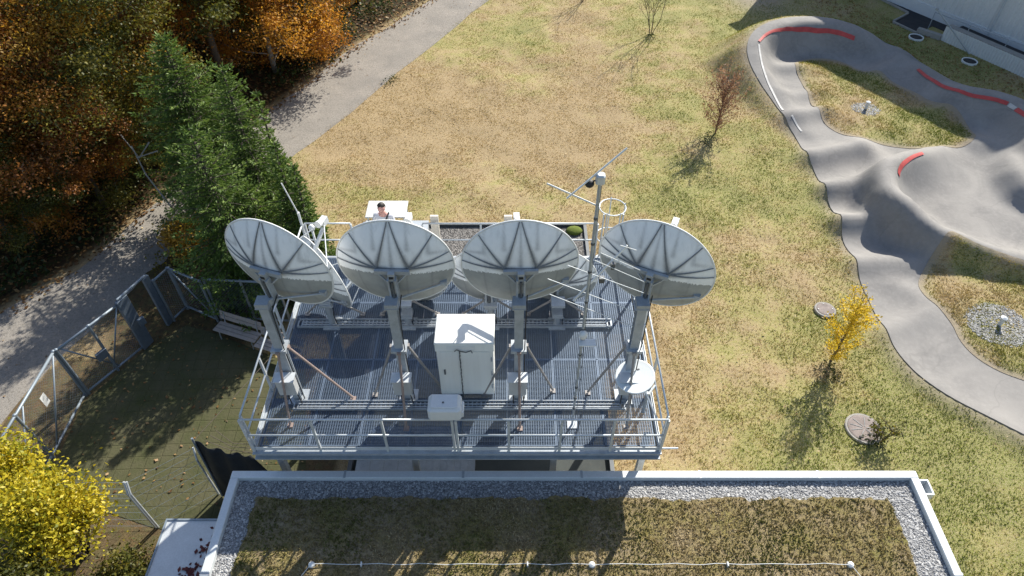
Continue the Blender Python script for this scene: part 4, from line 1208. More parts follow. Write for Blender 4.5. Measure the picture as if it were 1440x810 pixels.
def make_person(loc, rz):
    e = empty('person', loc, rz, 'person in a pale shirt with short dark hair behind the left middle dish', 'person')
    # frame: x right, y forward (towards -y of the world after turning), heights in metres
    V, E, Rd = [], [], []
    def add(p, r, par=None):
        V.append(p); Rd.append(r)
        if par is not None: E.append((par, len(V) - 1))
        return len(V) - 1
    pel = add((0, 0, .95), (.15, .105)); ab = add((0, .01, 1.1), (.135, .095), pel); chst = add((0, 0, 1.30), (.16, .11), ab); up = add((0, -.01, 1.42), (.10, .08), chst)
    nk = add((0, .0, 1.49), .055, up); n2 = add((0, .015, 1.55), .052, nk)
    hands = []
    for s in (-1, 1):
        sh = add((s * .17, -.01, 1.40), .06, up); el = add((s * .25, .06, 1.13), .043, sh); wr = add((s * .20, .27, 1.03), .029, el)
        pm = add((s * .185, .335, 1.015), (.036, .02), wr)
        for k, (ox, L_) in enumerate(((-.028, .062), (-.010, .074), (.010, .07), (.027, .054))):
            a = add((s * (.185 + ox * .9), .375, 1.015), .0095, pm); b_ = add((s * (.185 + ox * 1.05), .375 + L_ * .55, 1.005), .009, a); add((s * (.185 + ox * 1.1), .375 + L_ * .95, .985), .0075, b_)
        t1 = add((s * .150, .335, 1.005), .011, pm); add((s * .132, .372, .995), .009, t1)
        hp = add((s * .095, 0, .88), .085, pel); kn = add((s * .11, .02, .49), .058, hp); an = add((s * .115, -.01, .09), .038, kn); add((s * .125, .13, .035), .034, an)
    body = skin_body('body', V, E, Rd, M['skin'])
    # head: ellipsoid with brow, nose, chin and ears, joined into the same mesh
    bm = bmesh.new(); bm.from_mesh(body)
    h = bmesh.ops.create_uvsphere(bm, u_segments=28, v_segments=20, radius=1.0)['verts']
    for v in h:
        x, y, z = v.co
        w = 1 - .20 * max(0, -z) ** 1.5
        fx, fy, fz = x * .076 * w, y * .096 * (1 - .10 * max(0, -z)), z * .122
        if y > .3:
            nz = math.exp(-((x / .16) ** 2 + ((z + .12) / .22) ** 2)); fy += .026 * nz
            fy += .008 * math.exp(-((x / .5) ** 2 + ((z - .18) / .1) ** 2))
            for s in (-1, 1): fy -= .009 * math.exp(-(((x - s * .38) / .16) ** 2 + ((z - .02) / .1) ** 2))
            fy += .006 * math.exp(-((x / .28) ** 2 + ((z + .50) / .06) ** 2)) - .004 * math.exp(-((x / .26) ** 2 + ((z + .565) / .03) ** 2)) + .012 * math.exp(-((x / .3) ** 2 + ((z + .85) / .15) ** 2))
        if abs(x) > .85:
            fx += math.copysign(.016, x) * math.exp(-(((y + .05) / .2) ** 2 + ((z + .02) / .28) ** 2))
        v.co = Vector((fx, fy + .03, fz + 1.655))
    tilt = Matrix.Translation((0, .02, 1.55)) @ Matrix.Rotation(R(-16), 4, 'X') @ Matrix.Translation((0, -.02, -1.55))
    for v in h: v.co = tilt @ v.co
    for f in bm.faces: f.smooth = True
    bm.to_mesh(body); bm.free()
    o = bpy.data.objects.new('body', body); COL.objects.link(o); o.parent = e
    # hair cap
    b = MB()
    b.ell((0, .008, 1.685), (.081, .096, .105), 24, 14)
    hair = b.build('hair', M['hair'], e, local=True, smooth=True)
    bm = bmesh.new(); bm.from_mesh(hair.data)
    bmesh.ops.delete(bm, geom=[v for v in bm.verts if v.co.z < 1.705 - (v.co.y < -.01) * .075 + max(0, v.co.y) * .62], context='VERTS')
    for v in bm.verts: v.co += v.normal * .006 * mnoise.noise(v.co * 40)
    bm.to_mesh(hair.data); bm.free()
    hair.data.transform(tilt)
    so = hair.modifiers.new('thick', 'SOLIDIFY'); so.thickness = .012; so.offset = 1
    b = MB()
    for s in (-1, 1): b.ell((s * .031, .107, 1.664), (.009, .006, .006), 10, 6)
    ey = b.build('eyes', M['eye'], e, local=True, smooth=True); ey.data.transform(tilt)
    # shirt and trousers
    V, E, Rd = [], [], []
    pel = add((0, 0, .94), (.17, .125)); ab = add((0, .01, 1.1), (.155, .118), pel); chst = add((0, 0, 1.30), (.178, .128), ab); up = add((0, -.01, 1.425), (.115, .094), chst); add((0, 0, 1.475), .066, up)
    for s in (-1, 1):
        sh = add((s * .175, -.01, 1.40), .073, up); el = add((s * .25, .06, 1.13), .058, sh); add((s * .212, .21, 1.06), .045, el)
    me = skin_body('shirt', V, E, Rd, M['shirt']); o = bpy.data.objects.new('shirt', me); COL.objects.link(o); o.parent = e
    V, E, Rd = [], [], []
    pel = add((0, 0, .93), (.165, .12))
    for s in (-1, 1):
        hp = add((s * .095, 0, .86), .1, pel); kn = add((s * .11, .02, .49), .074, hp); add((s * .115, -.01, .12), .058, kn)
    me = skin_body('trousers', V, E, Rd, M['trousers']); o = bpy.data.objects.new('trousers', me); COL.objects.link(o); o.parent = e
    for s in (-1, 1):
        b = MB(); b.ell((s * .12, .06, .035), (.05, .14, .045), 14, 8); b.build('shoe', M['black'], e, local=True, smooth=True)
    b = MB(); b.tube([(-.13, -.10, 1.2), (-.125, -.02, 1.47), (-.10, .12, 1.40), (-.11, .135, 1.2)], .022, 8); b.build('bag_strap', M['black'], e, local=True)
    return e
q = atY(537, 287, 12.62)
pe = make_person((q.x, 12.58, DZ + .0), R(172)); pe.scale = (1.05, 1.05, 1.05)
T = empty('white_table', (-3.18, 13.5, DZ), 0, 'white topped table on the landing behind the person at the platform edge', 'table')
b = MB(); b.box((-3.18, 13.5, DZ + .9), (1.02, .66, .04), bevel=.008); b.build('tabletop', streaked('worn_tabletop', (0.62, 0.62, 0.59), (0.40, 0.39, 0.36), .5), T)
for sx in (-1, 1):
    for sy in (-1, 1):
        b = MB(); b.tube([(-3.18 + sx * .45, 13.5 + sy * .28, DZ), (-3.18 + sx * .45, 13.5 + sy * .28, DZ + .88)], .018, 8); b.build('leg', M['galv_light'], T)
q = atY(515, 304, 12.95)
b = MB(); b.box((q.x + .02, 13.0, DZ + .38), (.34, .28, .76), bevel=.01); bx = b.build('body', M['white_paint'], empty('white_case', (q.x + .02, 13.0, DZ), 0, 'narrow white upright case beside the person, left of the white table', 'case'))
b = MB(); b.box((q.x + .02, 13.0, DZ + .775), (.36, .30, .025)); b.build('lid', M['galv_light'], bx.parent)

# ------------------------------------------------------------------ security fence on the left
def fence_segment(name, p0, p1, h, label, cat='fence', group=None, braces=((0, 1),), panels=(), mesh=True, posts=2, wide=False, signs=(), rails=True):
    p0, p1 = Vector(p0), Vector(p1)
    e = empty(name, p0, 0, label, cat, group)
    d = (p1 - p0); L_ = d.length; u = d / L_
    nrm = Vector((-u.y, u.x, 0))
    up = Vector((0, 0, 1))
    if rails:
        b = MB(); b.tube([p0 + up * h, p1 + up * h], .042, 10); b.build('top_rail', M['fence'], e, smooth=True)
        b = MB(); b.tube([p0 + up * .12, p1 + up * .12], .038, 10); b.build('bottom_rail', M['fence'], e, smooth=True)
    for i in range(posts):
        t = i / max(1, posts - 1)
        b = MB(); q = p0 + d * t; b.tube([q, q + up * (h + .03)], .045, 10); b.lathe([(.05, h + .02), (.05, h + .05), (.01, h + .07)], tuple(q), 10); b.build('post', M['fence'], e, smooth=False)
    for a_, b_ in braces:
        b = MB(); b.tube([p0 + d * a_ + up * (h - .05), p0 + d * b_ + up * .15], .026, 8); b.build('brace', M['fence'], e, smooth=True)
    for t, w, th in panels:
        b = MB(); b.bar(p0 + d * t + up * (h / 2), p0 + d * t + up * (h / 2) + u * .001, .01, .01)
        b = MB(); rot = Matrix((u, nrm, up)).transposed(); b.box(p0 + d * t + up * (h / 2 + .03), (w, th, h), rot, bevel=.012); b.build('solid_panel', M['fence_panel'], e)
    for t, z, w, hh, white in signs:
        rot = Matrix((u, nrm, up)).transposed(); b = MB(); b.box(p0 + d * t + up * z - nrm * .05 * 0 + nrm * .03, (w, .006, hh), rot); b.build('notice_plate', M['white_paint'] if white else M['fence'], e)
    if mesh:
        b = MB(); st = .11; n = int((L_ + h) / st)
        hh = h - .15
        for s in (0, 1):
            for i in range(n):
                x0 = i * st - hh
                a0, z0, a1, z1 = x0, 0, x0 + hh, hh
                if a0 < 0: z0 = -a0; a0 = 0
                if a1 > L_: z1 = hh - (a1 - L_); a1 = L_
                if z1 <= z0: continue
                if s: A0, A1 = L_ - a0, L_ - a1
                else: A0, A1 = a0, a1
                b.tube([p0 + u * A0 + up * (.13 + z0), p0 + u * A1 + up * (.13 + z1)], .0022, 3, cap=False)
        b.build('wire_mesh', M['fence'], e)
    return e
A0 = at(10 - 30, 660 + 60, 0); 
gA, gB = at(122, 556), at(205, 489)
gC, gD = at(240, 455), at(264, 434)
p_near = Vector((gA.x - .02, 8.2, 0))
fence_segment('security_fence', (gA.x, gA.y, 0), tuple(p_near), 2.2, 'steel mesh fence section with diagonal braces and a white notice, running towards the yellow bush', 'fence', None,
              braces=((.02, .42), (.42, .8), (.8, .45)), posts=3, signs=((.28, 1.55, .22, .42, True), (.62, 1.0, .22, .34, False)))
e = fence_segment('security_gate', (gA.x + .06, gA.y + .06, 0), tuple(gB), 2.2, 'braced steel mesh gate leaf between the paved yard and the gravel road', 'gate', None, braces=((.05, .55), (.95, .45)), posts=3, signs=())
rot = Matrix((( gB - gA).normalized(), Vector((-(gB - gA).normalized().y, (gB - gA).normalized().x, 0)), Vector((0, 0, 1)))).transposed()
b = MB(); b.box(gA.lerp(gB, .46) + Vector((.04, -.05, 1.0)), (.36, .09, .34), rot, bevel=.01); b.build('lock_box', M['fence_panel'], e)
e = fence_segment('gate_post_pair', tuple(gB + Vector((.05, .05, 0))), tuple(gC), 2.3, 'pair of wide solid steel gate posts joined by a top bar beside the mossy verge', 'gate', None, braces=(), posts=0, mesh=False, panels=((.04, .42, .12), (.98, .24, .12)), rails=False)
b = MB(); b.tube([gB + Vector((0, 0, 2.36)), gC + Vector((0, 0, 2.36))], .045, 8); b.build('top_rail', M['fence'], e)
b = MB(); b.box(gB + Vector((.35, .05, 1.3)), (.22, .1, .3), rot, bevel=.01); b.build('keypad_box', M['fence_panel'], e)
gE = at(307, 452)
fence_segment('mesh_fence', tuple(gC + Vector((.1, .12, 0))), tuple(gD), 2.0, 'short mesh fence section going from the gate post to the corner under the conifers', 'fence', None, braces=(), posts=2)
fence_segment('mesh_fence', tuple(gD + Vector((.04, 0, 0))), tuple(gE), 2.0, 'mesh fence section between the fence corner and the wooden bench', 'fence', None, braces=((0, 1),), posts=2)
gF = at(398, 492)
fence_segment('mesh_fence', tuple(gE + Vector((.08, .1, 0))), (gF.x, gF.y + 1.2, 0), 2.0, 'mesh fence section behind the two benches beside the steel platform', 'fence', None, braces=(), posts=3)

# wire fence near the lean-to, posts with cranked tops
f0, f1, f2 = at(88, 742), at(222, 742), at(313, 695)
def crank_fence(p0, p1, label, h=1.9):
    e = empty('wire_fence', p0, 0, label, 'fence', None)
    p0, p1 = Vector(p0), Vector(p1)
    for q in (p0, p1):
        b = MB(); b.tube([q, q + Vector((0, 0, h)), q + Vector((-.05, .18, h + .32))], .028, 8); b.build('post', M['galv_light'], e)
    b = MB()
    for z in (.1, .5, .9, 1.3, 1.7, h): b.tube([p0 + Vector((0, 0, z)), p1 + Vector((0, 0, z))], .004, 4)
    for k in range(2): b.tube([p0 + Vector((-.03, .08 + .09 * k, h + .14 + .16 * k)), p1 + Vector((-.03, .08 + .09 * k, h + .14 + .16 * k))], .004, 4)
    n = int((p1 - p0).length / .1)
    for i in range(1, n): q = p0.lerp(p1, i / n); b.tube([q + Vector((0, 0, .05)), q + Vector((0, 0, h))], .0025, 3, cap=False)
    b.build('wire', M['fence'], e)
    return e
crank_fence((f0.x, f0.y, 0), (f1.x - .05, f1.y, 0), 'wire fence with cranked post tops behind the yellow bush')
crank_fence((f1.x + .02, f1.y, 0), (f2.x - .1, f2.y, 0), 'wire fence with cranked post top running to the dark fabric screen')
# dark fabric screen
SC = empty('fabric_screen', tuple(f2), 0, 'dark fabric privacy screen sagging between a pole and the platform', 'screen')
tl, tr = at(272, 620, 2.5), at(352, 640, 2.4); bl, br_ = at(313, 697, .05), Vector((-5.2, 8.3, .05))
b = MB(); b.tube([bl, tl + Vector((0, 0, .12))], .03, 8); b.build('pole', M['fence'], SC)
nu, nv = 26, 16
V_, F_ = [], []
for i in range(nu + 1):
    for j in range(nv + 1):
        u_, v_ = i / nu, j / nv
        p = (tl.lerp(tr, u_)).lerp(bl.lerp(br_, u_), v_)
        sag = 4 * u_ * (1 - u_)
        p = p + Vector((0, -.22 * sag * math.sin(v_ * 3.1) + .05 * math.sin(u_ * 19 + v_ * 3) * (1 - .5 * v_), -.16 * sag * (1 - v_)))
        V_.append(tuple(p))
for i in range(nu):
    for j in range(nv):
        k = i * (nv + 1) + j
        F_.append((k, k + 1, k + nv + 2, k + nv + 1))
b = MB(); b.add(V_, F_); o = b.build('fabric', M['tarp'], SC, smooth=True)
so = o.modifiers.new('thick', 'SOLIDIFY'); so.thickness = .006
b = MB()
for k in range(3): b.tube([tl + Vector((.3 + .1 * k, .15 * k, .02)), tl.lerp(tr, .5) + Vector((.2, .1 * k, -.1)), tr + Vector((.6, .2 * k, -.02 - .1 * k))], .008, 5)
b.tube([tl, Vector((-6.6, 13.6, 2.1))], .008, 5)
b.build('tension_cord', M['bark'], SC)

# benches
def bench(loc, rz, label):
    e = empty('park_bench', loc, rz, label, 'bench', 'wooden benches in the yard')
    L_ = 1.65
    b = MB()
    for k in range(3): b.box((0, -.02 - .15 * k + .15, .45), (L_, .135, .035), bevel=.008)
    b.build('seat', M['bench_wood'], e, local=True)
    b = MB(); tl_ = Matrix.Rotation(R(-14), 4, 'X')
    for k in range(2): b.box((0, .27 + .04 * k, .62 + .17 * k), (L_, .03, .155), tl_, bevel=.008)
    b.build('backrest', M['bench_wood'], e, local=True)
    for s in (-1, 1):
        b = MB(); x = s * (L_ / 2 - .18)
        b.tube([(x, -.2, 0), (x, -.17, .42), (x, .2, .42), (x, .30, .86)], .022, 8); b.tube([(x, .22, .42), (x, .30, 0)], .022, 8); b.build('leg', M['galv'], e, local=True)
    return e
q = at(334, 466, .45)
bench((q.x, q.y, 0), R(-20), 'weathered wooden bench in full view by the mesh fence, left of the steel platform')
q = at(392, 489, .45)
bench((q.x, q.y, 0), R(-20), 'weathered wooden bench partly hidden behind the left platform mast')

# ------------------------------------------------------------------ manholes and light wells
def manhole(px, py, r, label, broken=False):
    c = at(px, py, .02); z = float(ground_z(np.array([[c.x, c.y]]))[0])
    e = empty('manhole', (c.x, c.y, z), 0, label, 'manhole')
    b = MB(); b.lathe([(r, -.15), (r, .05), (r - .02, .07), (r - .07, .07), (r - .075, .04)], (c.x, c.y, z), 40); b.build('ring', M['concrete'], e)
    b = MB(); b.lathe([(r - .08, .03), (r - .08, .075), (r - .12, .085), (.02, .09)], (c.x, c.y, z), 40); lid = b.build('lid', M['manhole'], e)
    b = MB()
    if broken:
        for k in range(7):
            a = k * .9; b.bar((c.x + .06 * math.cos(a), c.y + .06 * math.sin(a), z + .094), (c.x + (r - .15) * math.cos(a + .4 * math.sin(k)), c.y + (r - .15) * math.sin(a + .4 * math.sin(k)), z + .09), .018, .012)
    else:
        for k in range(4): b.lathe([(.025, .08), (.025, .095)], (c.x + .25 * math.cos(k * 1.57), c.y + .25 * math.sin(k * 1.57), z), 8)
    b.build('crack' if broken else 'bolt', M['steel_dark'], lid)
manhole(1160, 436, .37, 'round concrete manhole lid left of the yellow tree')
manhole(1215, 602, .55, 'larger cracked round concrete lid in the grass near the low shrub', True)
def light_well(px, py, label):
    c = at(px, py, .03); z = float(ground_z(np.array([[c.x, c.y]]))[0])
    e = empty('light_well', (c.x, c.y, z), 0, label, 'shaft')
    b = MB(); b.lathe([(.40, -.2), (.40, .10), (.345, .10), (.345, .02)], (c.x, c.y, z), 40); b.build('ring', M['white_paint'], e)
    b = MB(); b.lathe([(.343, .0), (.343, .06), (.02, .065)], (c.x, c.y, z), 32); g_ = b.build('cover', M['black'], e)
light_well(1288, 53, 'white ringed round shaft cover beside the dark paved corner')
light_well(1363, 87, 'white ringed round shaft cover below the ribbed retaining wall')

# ------------------------------------------------------------------ hall at the upper right, ramp and retaining wall
h0, h1 = at(1280, 2, .45), at(1440, 67, .45)
hd = (Vector((h1.x, h1.y, 0)) - Vector((h0.x, h0.y, 0))).normalized(); hn = Vector((-hd.y, hd.x, 0))
if hn.x < 0: hn = -hn
HS, HE = Vector((h0.x, h0.y, 0)) - hd * 9, Vector((h0.x, h0.y, 0)) + hd * 34
HH = 7.9
HL = empty('hall', tuple(Vector((h0.x, h0.y, 0))), 0, 'large hall with pale ribbed metal walls at the upper right corner', 'building')
def ribbed(b, p0, p1, z0, z1, out, pitch=.3, dep=.04):
    d = (p1 - p0); n = int(d.length / pitch); u = d.normalized()
    V_, F_ = [], []
    for i in range(n):
        for t, o_ in ((0, 0), (.42, 0), (.5, dep), (.92, dep)):
            q = p0 + u * pitch * (i + t) + out * o_
            V_ += [(q.x, q.y, z0), (q.x, q.y, z1)]
    m = len(V_) // 2
    for i in range(m - 1): F_.append((2 * i, 2 * i + 2, 2 * i + 3, 2 * i + 1))
    b.add(V_, F_)
M['ribbed'] = plain('ribbed_cladding', (0.70, 0.71, 0.70), .5, .05, .1, .5)
rot = Matrix((hd, hn, Vector((0, 0, 1)))).transposed()
b = MB(); b.box((HS + HE) / 2 + hn * 7.06 + Vector((0, 0, HH / 2)), ((HE - HS).length, 14, HH), rot); b.build('wall', M['wall'], HL)
b = MB(); ribbed(b, HS, HE, .6, HH - .003, -hn); o = b.build('cladding', M['ribbed'], HL)
b = MB(); b.box((HS + HE) / 2 - hn * .03 + Vector((0, 0, .35)), ((HE - HS).length, .12, .62), rot); b.build('plinth', M['plastic'], HL)
b = MB(); b.box((HS + HE) / 2 + hn * 6.9 + Vector((0, 0, HH + .1)), ((HE - HS).length + .5, 14.6, .2), rot); b.build('roof', M['cap'], HL)
b = MB()
for k in (14, 23):
    q = HS + hd * k - hn * .1; b.tube([q + Vector((0, 0, .4)), q + Vector((0, 0, HH))], .06, 8)
b.build('downpipe', M['galv_light'], HL)
# dark paved strip and its bay
def groundpoly(pts, z): return [tuple(at(px, py, z))[:2] for px, py in pts]
b = MB()
strip = groundpoly([(1225, -10), (1276, 17), (1256, 30), (1288, 45), (1312, 36), (1445, 95), (1470, 80), (1445, 60), (1270, -12)], .05)
b.prism(strip, -.1, .028); o = b.build('dark_pavement', M['hall_dark']); tag(o, kind='structure')
b = MB()
def kerb(px0, px1): 
    p, q_ = at(*px0, .05), at(*px1, .05); b.bar(p + Vector((0, 0, 0)), q_, .1, .12)
kerb((1236, -3), (1277, 18)); kerb((1277, 19), (1256, 30)); kerb((1256, 31), (1288, 46)); o = b.build('kerb', M['concrete']); tag(o, kind='structure')
# raised walk with ribbed retaining wall
r0, r1 = at(1322, 56, .0), at(1446, 112, .0)
rd = (r1 - r0).normalized(); rn = Vector((-rd.y, rd.x, 0)); 
if rn.x < 0: rn = -rn
RWl = empty('retaining_wall', tuple(r0), 0, 'low pale ribbed retaining wall along the raised walk in front of the hall', 'wall')
rE = r0 + rd * 16
b = MB(); ribbed(b, r0, rE, -.1, .80, -rn, .16, .03); b.build('cladding', M['ribbed'], RWl)
wd = ((HS - r0).dot(rn)) - .12
rot2 = Matrix((rd, rn, Vector((0, 0, 1)))).transposed()
b = MB(); b.box((r0 + rE) / 2 + rn * .25 + Vector((0, 0, .36)), ((rE - r0).length, .44, .9), rot2); b.build('coping', M['concrete'], RWl)
b = MB(); b.box((r0 + rE) / 2 + rn * (.5 + wd / 2 - .1) + Vector((0, 0, .25)), ((rE - r0).length, wd - .1, .30), rot2); o = b.build('raised_walk', M['hall_dark']); tag(o, kind='structure')
b = MB(); q0 = at(1290, 43, .1); q1 = r0 + Vector((0, 0, .1)); b.box((q0 + q1) / 2, ((q1 - q0).length, .28, .35), Matrix.Rotation(math.atan2((q1 - q0).y, (q1 - q0).x), 3, 'Z')); b.build('end_block', M['concrete'], RWl)
HR = empty('handrail', tuple(r0), 0, 'thin grey handrail along the raised walk above the ribbed retaining wall', 'handrail')
b = MB(); a0 = r0 - rd * 1.2 + rn * .55; b.tube([a0 + Vector((0, 0, 1.0)), rE + rn * .55 + Vector((0, 0, 1.7))], .03, 8); b.build('rail', M['galv'], HR)
for k in range(9):
    q = a0.lerp(rE + rn * .55, k / 8); b = MB(); b.tube([q + Vector((0, 0, .0 if k == 0 else .6)), q + Vector((0, 0, 1.0 + .7 * k / 8))], .022, 6); b.build('post', M['galv'], HR)
GW = empty('guy_pole', tuple(at(1363, 76, 0)), 0, 'thin grey pole slanting from the hall wall down to the grass', 'pole')
b = MB(); b.tube([at(1363, 76, 0), at(1318, 13, 2.2)], .035, 8); b.box(at(1318, 13, 2.2), (.12, .12, .12)); b.build('pole', M['galv'], GW)

# ------------------------------------------------------------------ trees
def leaf_cloud(C, nrm_bias, size, aspect=.55, jitter=.9):
    """diamond leaves at points C"""
    n = len(C)
    N = rng.normal(0, 1, (n, 3)) * jitter + nrm_bias
    N /= np.linalg.norm(N, axis=1)[:, None] + 1e-9
    U = np.cross(N, rng.normal(0, 1, (n, 3))); U /= np.linalg.norm(U, axis=1)[:, None] + 1e-9
    W = np.cross(N, U)
    s = (size * (.55 + .9 * rng.random(n)))[:, None]
    V = np.stack([C - U * s, C - W * s * aspect + N * s * .12, C + U * s, C + W * s * aspect + N * s * .12], 1)
    return V

def broadleaf(seed, h, rad, base, nleaf, lsize, bark=None, spread=.32, trunk_r=.17):
    r_ = np.random.default_rng(seed)
    b = MB()
    tr = [Vector((0, 0, -.1))]
    for k in range(1, 8):
        z = h * .93 * k / 7
        tr.append(Vector((r_.normal(0, .05) * k * h / 12, r_.normal(0, .05) * k * h / 12, z)))
    b.tube(tr, [trunk_r * (1 - .85 * k / 7) for k in range(8)], 8)
    def on_trunk(t):
        f = t * 7; i = min(6, int(f)); return tr[i].lerp(tr[i + 1], f - i)
    tips, wts = [], []
    nb = 15
    for k in range(nb):
        t = base + (.97 - base) * (k + r_.random() * .6) / nb
        p = on_trunk(t)
        az = k * 2.4 + r_.normal(0, .35)
        prof = math.sin(math.pi * min(1, (t - base) / (1 - base) * .78 + .20)) ** .7
        ln = rad * prof * (.75 + .5 * r_.random()) + .3
        el = .25 + .6 * (t - base) / (1 - base)
        d = Vector((math.cos(az) * math.cos(el), math.sin(az) * math.cos(el), math.sin(el)))
        q1 = p + d * ln * .5 + Vector((0, 0, -.03 * ln)); q2 = p + d * ln + Vector((0, 0, .1 * ln))
        rb = trunk_r * .33 * (1 - .6 * t)
        b.tube([p, q1, q2], [rb, rb * .6, rb * .15], 5, cap=False)
        for f in (.35, .55, .75, .92, 1.0):
            c = p.lerp(q1, f * 2) if f < .5 else q1.lerp(q2, f * 2 - 1)
            for m in range(2):
                o_ = Vector(r_.normal(0, 1, 3)); o_.z *= .6; o_ = o_.normalized() * ln * (.18 + .22 * r_.random())
                tip = c + o_
                if f < 1: b.tube([c, tip], [rb * .3, rb * .1], 4, cap=False)
                tips.append(tip); wts.append(.6 + r_.random() * ln)
    trunk = b
    T_ = np.array([tuple(t) for t in tips]); w = np.array(wts); w /= w.sum()
    k = r_.choice(len(T_), nleaf, p=w)
    # clumps of very different size give gaps and uneven outline
    cs = spread * (.6 + .9 * r_.random(len(T_)))
    off = r_.normal(0, 1, (nleaf, 3)) * np.array([1, 1, .6])
    C = T_[k] + off * cs[k][:, None] * (rad / 2.4)
    V = leaf_cloud(C, np.array([0, 0, .7]), lsize)
    ct = r_.random(len(T_))
    tint = np.clip(ct[k] * .75 + r_.normal(0, .16, nleaf) + .12, 0, 1)
    return trunk, V, tint

def leaf_mesh(name, V, tint, mat):
    n = len(V)
    o = np_mesh(name, V.reshape(-1, 3), np.arange(n * 4).reshape(-1, 4), mat, 4, {'tint': np.repeat(tint, 4)})
    return o

PROTO = {}
def proto_tree(key, *a, **k):
    if key not in PROTO:
        tb, V, tint = broadleaf(*a, **k)
        tm = tb.build('trunk', M['bark'], None, smooth=True); cm = leaf_mesh('crown', V, tint, L['rust'])
        PROTO[key] = (tm.data, cm.data)
        bpy.data.objects.remove(tm); bpy.data.objects.remove(cm)
    return PROTO[key]
def place_tree(name, key, loc, rz, sc, lm, label, cat='tree', group=None, bark='bark'):
    td, cd = PROTO[key]
    e = empty(name, loc, rz, label, cat, group)
    e.scale = sc if isinstance(sc, tuple) else (sc, sc, sc)
    for nm, d, m_ in (('trunk', td, M[bark]), ('crown', cd, L[lm])):
        o = bpy.data.objects.new(nm, d); COL.objects.link(o); o.parent = e
        o.material_slots[0].link = 'OBJECT'; o.material_slots[0].material = m_
    return e
for i in range(4):
    proto_tree('b%d' % i, 100 + i, 10.0 + i * .5, 2.9 + .2 * (i % 3), .20 + .05 * (i % 2), 30000, .062)

proto_tree('b4', 110, 8.6, 3.3, .06, 34000, .062); proto_tree('b5', 111, 9.2, 3.1, .09, 34000, .062)
forest = [  # px base, scale, leaf, proto, bark, label
    (22, 340, .80, 'rust', 4, 'bark', 'rust brown tree nearest the road at the left picture edge'),
    (105, 290, .78, 'rust', 5, 'bark_pale', 'dark rust tree with a pale trunk by the left bend of the road'),
    (-60, 290, .95, 'orange', 2, 'bark', 'copper orange tree cut by the left picture edge, mid height'),
    (60, 225, .95, 'orange', 4, 'bark_pale', 'orange brown tree with a pale leaning trunk, second row on the left'),
    (165, 235, .85, 'gold', 5, 'bark_pale', 'olive yellow tree left of the tall conifer'),
    (-30, 165, 1.0, 'rust', 1, 'bark', 'deep rust tree at the left edge behind the copper one'),
    (105, 150, 1.0, 'orange', 3, 'bark', 'orange brown tree in the third row left of the conifer'),
    (205, 155, .95, 'rust', 4, 'bark', 'yellow brown tree directly behind the conifer'),
    (22, 80, 1.05, 'rust', 2, 'bark', 'dark rust tree in the upper left corner'),
    (150, 75, 1.0, 'orange', 0, 'bark', 'orange tinged tree near the top edge, left of the green one'),
    (262, 105, 1.1, 'gold', 2, 'bark', 'dull yellow tree between the conifer and the bright orange tree'),
    (318, 122, 1.12, 'olive', 3, 'bark', 'dark olive tree in the shade behind the small conifer tip'),
    (388, 104, .86, 'orange', 4, 'bark_pale', 'brightest orange tree hanging over the road near the top'),
    (318, 62, 1.0, 'orange', 5, 'bark', 'orange tree at the top edge left of the brightest one'),
    (438, 78, .80, 'orange', 5, 'bark_pale', 'orange tree with a thick grey trunk right beside the road'),
    (505, 10, .92, 'gold', 3, 'bark', 'amber tree farthest along the road at the top edge'),
    (60, 0, 1.1, 'orange', 1, 'bark', 'copper tree behind the corner tree on the top left'),
    (215, 5, 1.1, 'rust', 3, 'bark', 'rust tree at the top edge above the conifer'),
    (410, -10, 1.1, 'gold', 0, 'bark', 'gold tree behind the brightest orange tree'),
    (248, 62, .95, 'gold', 2, 'bark', 'yellow green tree directly above the tip of the tallest conifer'),
    (338, 78, .85, 'gold', 1, 'bark', 'small gold tree tucked under the brightest orange tree'),
    (60, 300, .72, 'gold', 2, 'bark', 'low golden tree at the left edge just above the dark undergrowth'),
    (150, 292, .6, 'rust', 3, 'bark', 'small rust tree nearest to the pale leafless sapling'),
    (425, 92, .62, 'olive', 1, 'bark', 'small olive tree under the orange crown beside the road'),
    (228, 232, .92, 'olive', 1, 'bark', 'olive tree standing between the gravel road and the tallest conifer tip'),
    (178, 262, .75, 'olive', 4, 'bark', 'low dull green tree just left of the tallest conifer'),
    (60, 345, .5, 'olive', 5, 'bark', 'small olive tree in the undergrowth at the lower forest edge'),
    (-140, 60, 1.1, 'rust', 0, 'bark', 'rust tree beyond the left picture edge'),
    (-160, 230, 1.0, 'gold', 1, 'bark', 'golden tree beyond the left picture edge'),
]
for i, (px, py, sc, lm, k, bk, lab) in enumerate(forest):
    q = at(px, py, 0)
    z = float(ground_z(np.array([[q.x, q.y]]))[0])
    place_tree('autumn_tree', 'b%d' % k, (q.x, q.y, z), i * 1.7, (sc * 1.08, sc * 1.08, sc), lm, lab, 'tree', 'autumn trees of the forest edge', bk)

